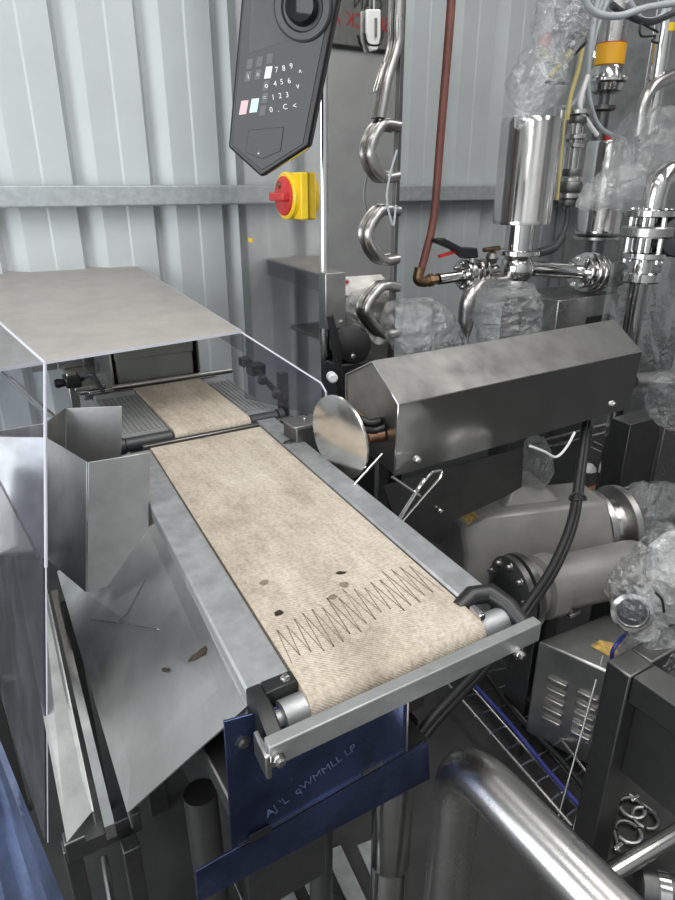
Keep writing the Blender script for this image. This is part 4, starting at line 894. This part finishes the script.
# big bright tube loop
bt = thing('large_tube_rail', 'thick polished steel tube bending over beside the conveyor end', 'tube rail', (.60, .57, 0))
tz = .70
part('tube', MB().tube(fillet([(.596, .585, 0), (.596, .585, tz), (.61, -.30, tz), (.61, -.30, 0)], .085, 12), .042, 28), 'steel', bt)
# lower pipe at right and pipe stub
solo('floor_pipe', MB().cyl(Zp(596, 882, .12), Zp(690, 826, .12), .022, 18), 'polished', 'bright pipe lying low near the floor at the lower right corner', 'pipe')
ring = Zp(657, 886, .06)
pb = thing('floor_pump_stub', 'dark round pump stub with a bright band on the floor at the lower right', 'pump', (ring.x, ring.y, 0))
part('barrel', MB().lathe((ring.x+.06, ring.y-.06, .045), (-.7, .7, 0), [(0, .04), (.12, .045), (.13, .03)], 24), 'dark_steel', pb)
part('band', MB().lathe((ring.x+.06, ring.y-.06, .045), (-.7, .7, 0), [(.06, .047), (.085, .047)], 24), 'polished', pb)
# clamps on the floor
def clamp(px, py, rot, lab):
    c = Zp(px, py, .012); t = thing('pipe_clamp', lab, 'clamp', (c.x, c.y, 0), 'loose pipe clamps on the floor')
    arc = lambda a0, a1: [c+V((math.cos(rot+a0+(a1-a0)*k/9)*.032, math.sin(rot+a0+(a1-a0)*k/9)*.032, 0)) for k in range(10)]
    part('half_ring', MB().tube(arc(.15, math.pi-.1), .006, 8), 'dull', t)
    part('half_ring', MB().tube(arc(math.pi+.1, 2*math.pi-.5), .006, 8), 'frame_steel', t)
    e_ = c+V((math.cos(rot)*.04, math.sin(rot)*.04, 0)); d_ = V((math.cos(rot+1.1), math.sin(rot+1.1), 0))
    part('screw', MB().cyl(e_-d_*.03, e_+d_*.045, .004, 8), 'steel', t)
    part('wing_nut', MB().box(tuple(e_+d_*.03-V((.016, .006, .006))), tuple(e_+d_*.03+V((.016, .006, .006)))), 'polished', t, bevel=.003)
clamp(632, 808, 2.4, 'pipe clamp on the floor nearer the wing of the frame leg'); clamp(628, 832, 2.9, 'pipe clamp on the floor right above the low bright pipe'); clamp(645, 818, .6, 'pipe clamp on the floor farthest from the frame leg')
# wire cable tray on the floor
ct = thing('wire_cable_tray', 'wire mesh cable tray running over the floor beside the louvred box', 'cable tray', (1.08, .9, 0))
tw = lambda u, t_: Zp(*(lambda a, b: (a[0]*(1-t_)+b[0]*t_, a[1]*(1-t_)+b[1]*t_))(((438, 672), (455, 668), (478, 664), (500, 660))[u], ((572, 826), (584, 815), (592, 802), (600, 790))[u]), .10 if u in (0, 3) else .05)
for u in range(4): part('long_wire', MB().cyl(tw(u, 0), tw(u, 1), .004, 8), 'steel', ct)
for k in range(9): part('cross_wire', MB().tube([tw(u, (k+.5)/9)-V((0, 0, .004)) for u in range(4)], .003, 6), 'steel', ct)
for k in (.1, .5, .9):
    p = tw(1, k); part('foot', MB().box((p.x-.01, p.y-.01, 0), (p.x+.01, p.y+.01, .048)), 'dark_steel', ct)
off = V((.0, 0, .012))
solo('tray_cable', MB().tube(smooth([tw(1, 0)+off, tw(1, .35)+off+V((.01, 0, 0)), tw(1, .7)+off, tw(1, 1)+off], 6), .007, 8), 'bluecable', 'dark blue cable lying in the wire tray', 'cable', 'cables in the wire tray')
solo('tray_cable', MB().tube(smooth([tw(2, 0)+off, tw(2, .35)+off-V((.02, 0, 0)), tw(2, .7)+off, tw(2, 1)+off], 6), .008, 8), 'black', 'black cable lying in the wire tray', 'cable', 'cables in the wire tray')
# vertical thin rods before the louvred box
for i, (p, q_) in enumerate((((603, 655), (563, 792)), ((614, 668), (578, 806)))):
    b = Zp(*q_, .10); t_ = Zp(*p, .42); solo('thin_rod', MB().cyl(V((b.x, b.y, 0)), t_, .003, 8), 'steel', ('left', 'right')[i]+' thin upright wire before the louvred box', 'wire', 'upright wires at the louvred box')
solo('switch_cable', MB().tube(smooth([Zp(627, 632, .62), Zp(613, 650, .60), Zp(612, 668, .52), Zp(606, 700, .42), Zp(598, 740, .30)], 6), .005, 8), 'bluecable', 'blue and dark cable hanging from the bagged lamp', 'cable')
# black cable bundle
for i, o_ in enumerate((0, .022)):
    pts = [Yp(585, 420, 1.26), Yp(579, 470, 1.15), Yp(571, 520, 1.04), Yp(553, 565, .96), Yp(528, 603, .90), Yp(490, 655, .84), Yp(430, 720, .76), Yp(400, 760, .74)]
    solo('black_cable', MB().tube(smooth([p+V((o_*.8, 0, -o_*.5)) for p in pts], 8), .011, 10), 'black', ('left', 'right')[i]+' one of two thick black cables drooping from the rejector housing', 'cable', 'black cables below the rejector')
c = Yp(576, 498, 1.06)
solo('cable_strap', MB().tube([c+V((math.cos(k*.5236)*.026+.008, math.sin(k*.5236)*.02, .004*math.sin(k))) for k in range(13)], .004, 8), 'black', 'black strap tied round the two black cables', 'cable tie')
solo('white_cable', MB().tube(smooth([Yp(575, 432, 1.18), Yp(566, 448, 1.18), Yp(556, 457, 1.18), Yp(545, 452, 1.18), Yp(530, 446, 1.18)], 8), .004, 8), 'white', 'thin white wires tied below the rejector housing', 'cable')
# ================================================================== PLASTIC BAGS
def pbag(path, radii, seed, lab, y=None, amp=.22, nm='plastic_bag'):
    pts = [Yp(a, b, c) for a, b, c in path]; m = mpx(pts[len(pts)//2])
    return solo(nm, bag(pts, [r*m for r in radii], seed, amp=amp), 'bag', lab, 'plastic bag', 'clear plastic bags', ang=14)
pbag([(575, -25, 1.9), (562, 20, 1.9), (555, 60, 1.9)], [18, 26, 26, 14], 1, 'clear plastic bag over the black limit switch at the top')
pbag([(552, 62, 1.86), (530, 92, 1.84), (518, 128, 1.82)], [8, 26, 24, 12, 3], 2, 'crumpled bag end hanging over the tall polished valve cylinder')
pbag([(672, 120, 1.92), (645, 155, 1.92), (632, 195, 1.92), (630, 215, 1.92)], [14, 34, 28, 20, 4], 3, 'crumpled clear bag over the short valve cylinder')
pbag([(625, 185, 1.90), (605, 190, 1.90), (588, 200, 1.90), (577, 205, 1.90)], [22, 17, 14, 8, 2], 4, 'narrow bag sleeve pointing left from the short valve cylinder')
pbag([(505, 292, 1.8), (508, 320, 1.8), (508, 360, 1.8)], [26, 32, 30, 26], 5, 'clear bag hanging below the tall valve body', amp=.12)
pbag([(395, 345, 1.85), (412, 328, 1.85), (440, 330, 1.85), (462, 345, 1.85)], [12, 30, 26, 16, 6], 6, 'clear bag left of the elbow pipe behind the rejector housing', amp=.16)
pbag([(619, 505, 1.2), (645, 508, 1.2), (690, 508, 1.2)], [6, 21, 24, 24], 7, 'clear bag lying above the grey pump barrel at the right edge')
pbag([(612, 600, .74), (630, 595, .72), (655, 585, .70), (690, 560, .68)], [18, 28, 34, 40], 8, 'big crumpled bag wrapped round the chrome lamp')
pbag([(640, 630, .68), (655, 655, .66), (680, 668, .66)], [16, 27, 26, 24], 9, 'lower bag bulge resting on the dark frame leg')
pbag([(536, 440, 1.3), (536, 465, 1.3), (537, 488, 1.3)], [8, 15, 16, 8], 10, 'small clear bag hanging under the rejector housing', amp=.12)
pbag([(660, 380, 1.3), (668, 410, 1.3), (672, 428, 1.3)], [10, 18, 14, 4], 11, 'small bag end at the right edge below the horizontal pipe', amp=.15)
lm = thing('bagged_chrome_lamp', 'chrome ringed round lamp wrapped in the big crumpled bag', 'lamp', Yp(640, 640, .72))
cL = Yp(632, 611, .69); mL_ = mpx(cL); aL = V((-.75, -.6, .2)).normalized()
part('ring', MB().lathe(cL, aL, [(-.05, mL_*19), (.0, mL_*20), (.012, mL_*20), (.014, mL_*16), (.006, mL_*15)], 36), 'polished', lm)
part('lens', MB().lathe(cL, aL, [(.0, mL_*15.5), (.006, mL_*14), (.009, mL_*8)], 30), 'darkgrey', lm)
part('stem', MB().cyl(cL-aL*.03, cL-aL*.09+V((0, 0, -.06)), .02, 14), 'steel', lm)
solo('white_cover_plate', MB().prism([Yp(655, 548, .8), Yp(672, 535, .8), Yp(700, 530, .8), Yp(700, 590, .8), Yp(652, 580, .8)], (0, .02, 0)), 'white', 'white plastic cover plate beside the big bag at the right edge', 'plate', bevel=.004)
solo('bag_tie', MB().tube(smooth([Yp(656, 593, .62), Yp(662, 600, .62), Yp(664, 612, .62)], 5), .003, 8), 'black', 'black tie fastened round the big bag', 'cable tie')
solo('hanging_film', crumple_sheet(Yp(616, 262, 1.90), Yp(690, 255, 1.90), Yp(690, 424, 1.88), Yp(588, 428, 1.88), 3, amp=.05), 'sheetfilm', 'large clear film sheet hanging below the flange stack', 'plastic film')

# steel floor slats below the conveyor stand
fg = thing('drain_grating', 'pale steel slats of a drain cover on the floor under the stand', 'drain cover', (.40, .80, 0))
for k in range(6):
    a, b = Zp(205+k*32, 872-k*6, .008), Zp(245+k*32, 960-k*6, .008); d = (b-a).normalized(); s_ = d.cross(V((0, 0, 1)))*.022
    part('slat', MB().prism([a-s_, b-s_, b+s_, a+s_], (0, 0, -.008)), 'alu', fg, bevel=.001)
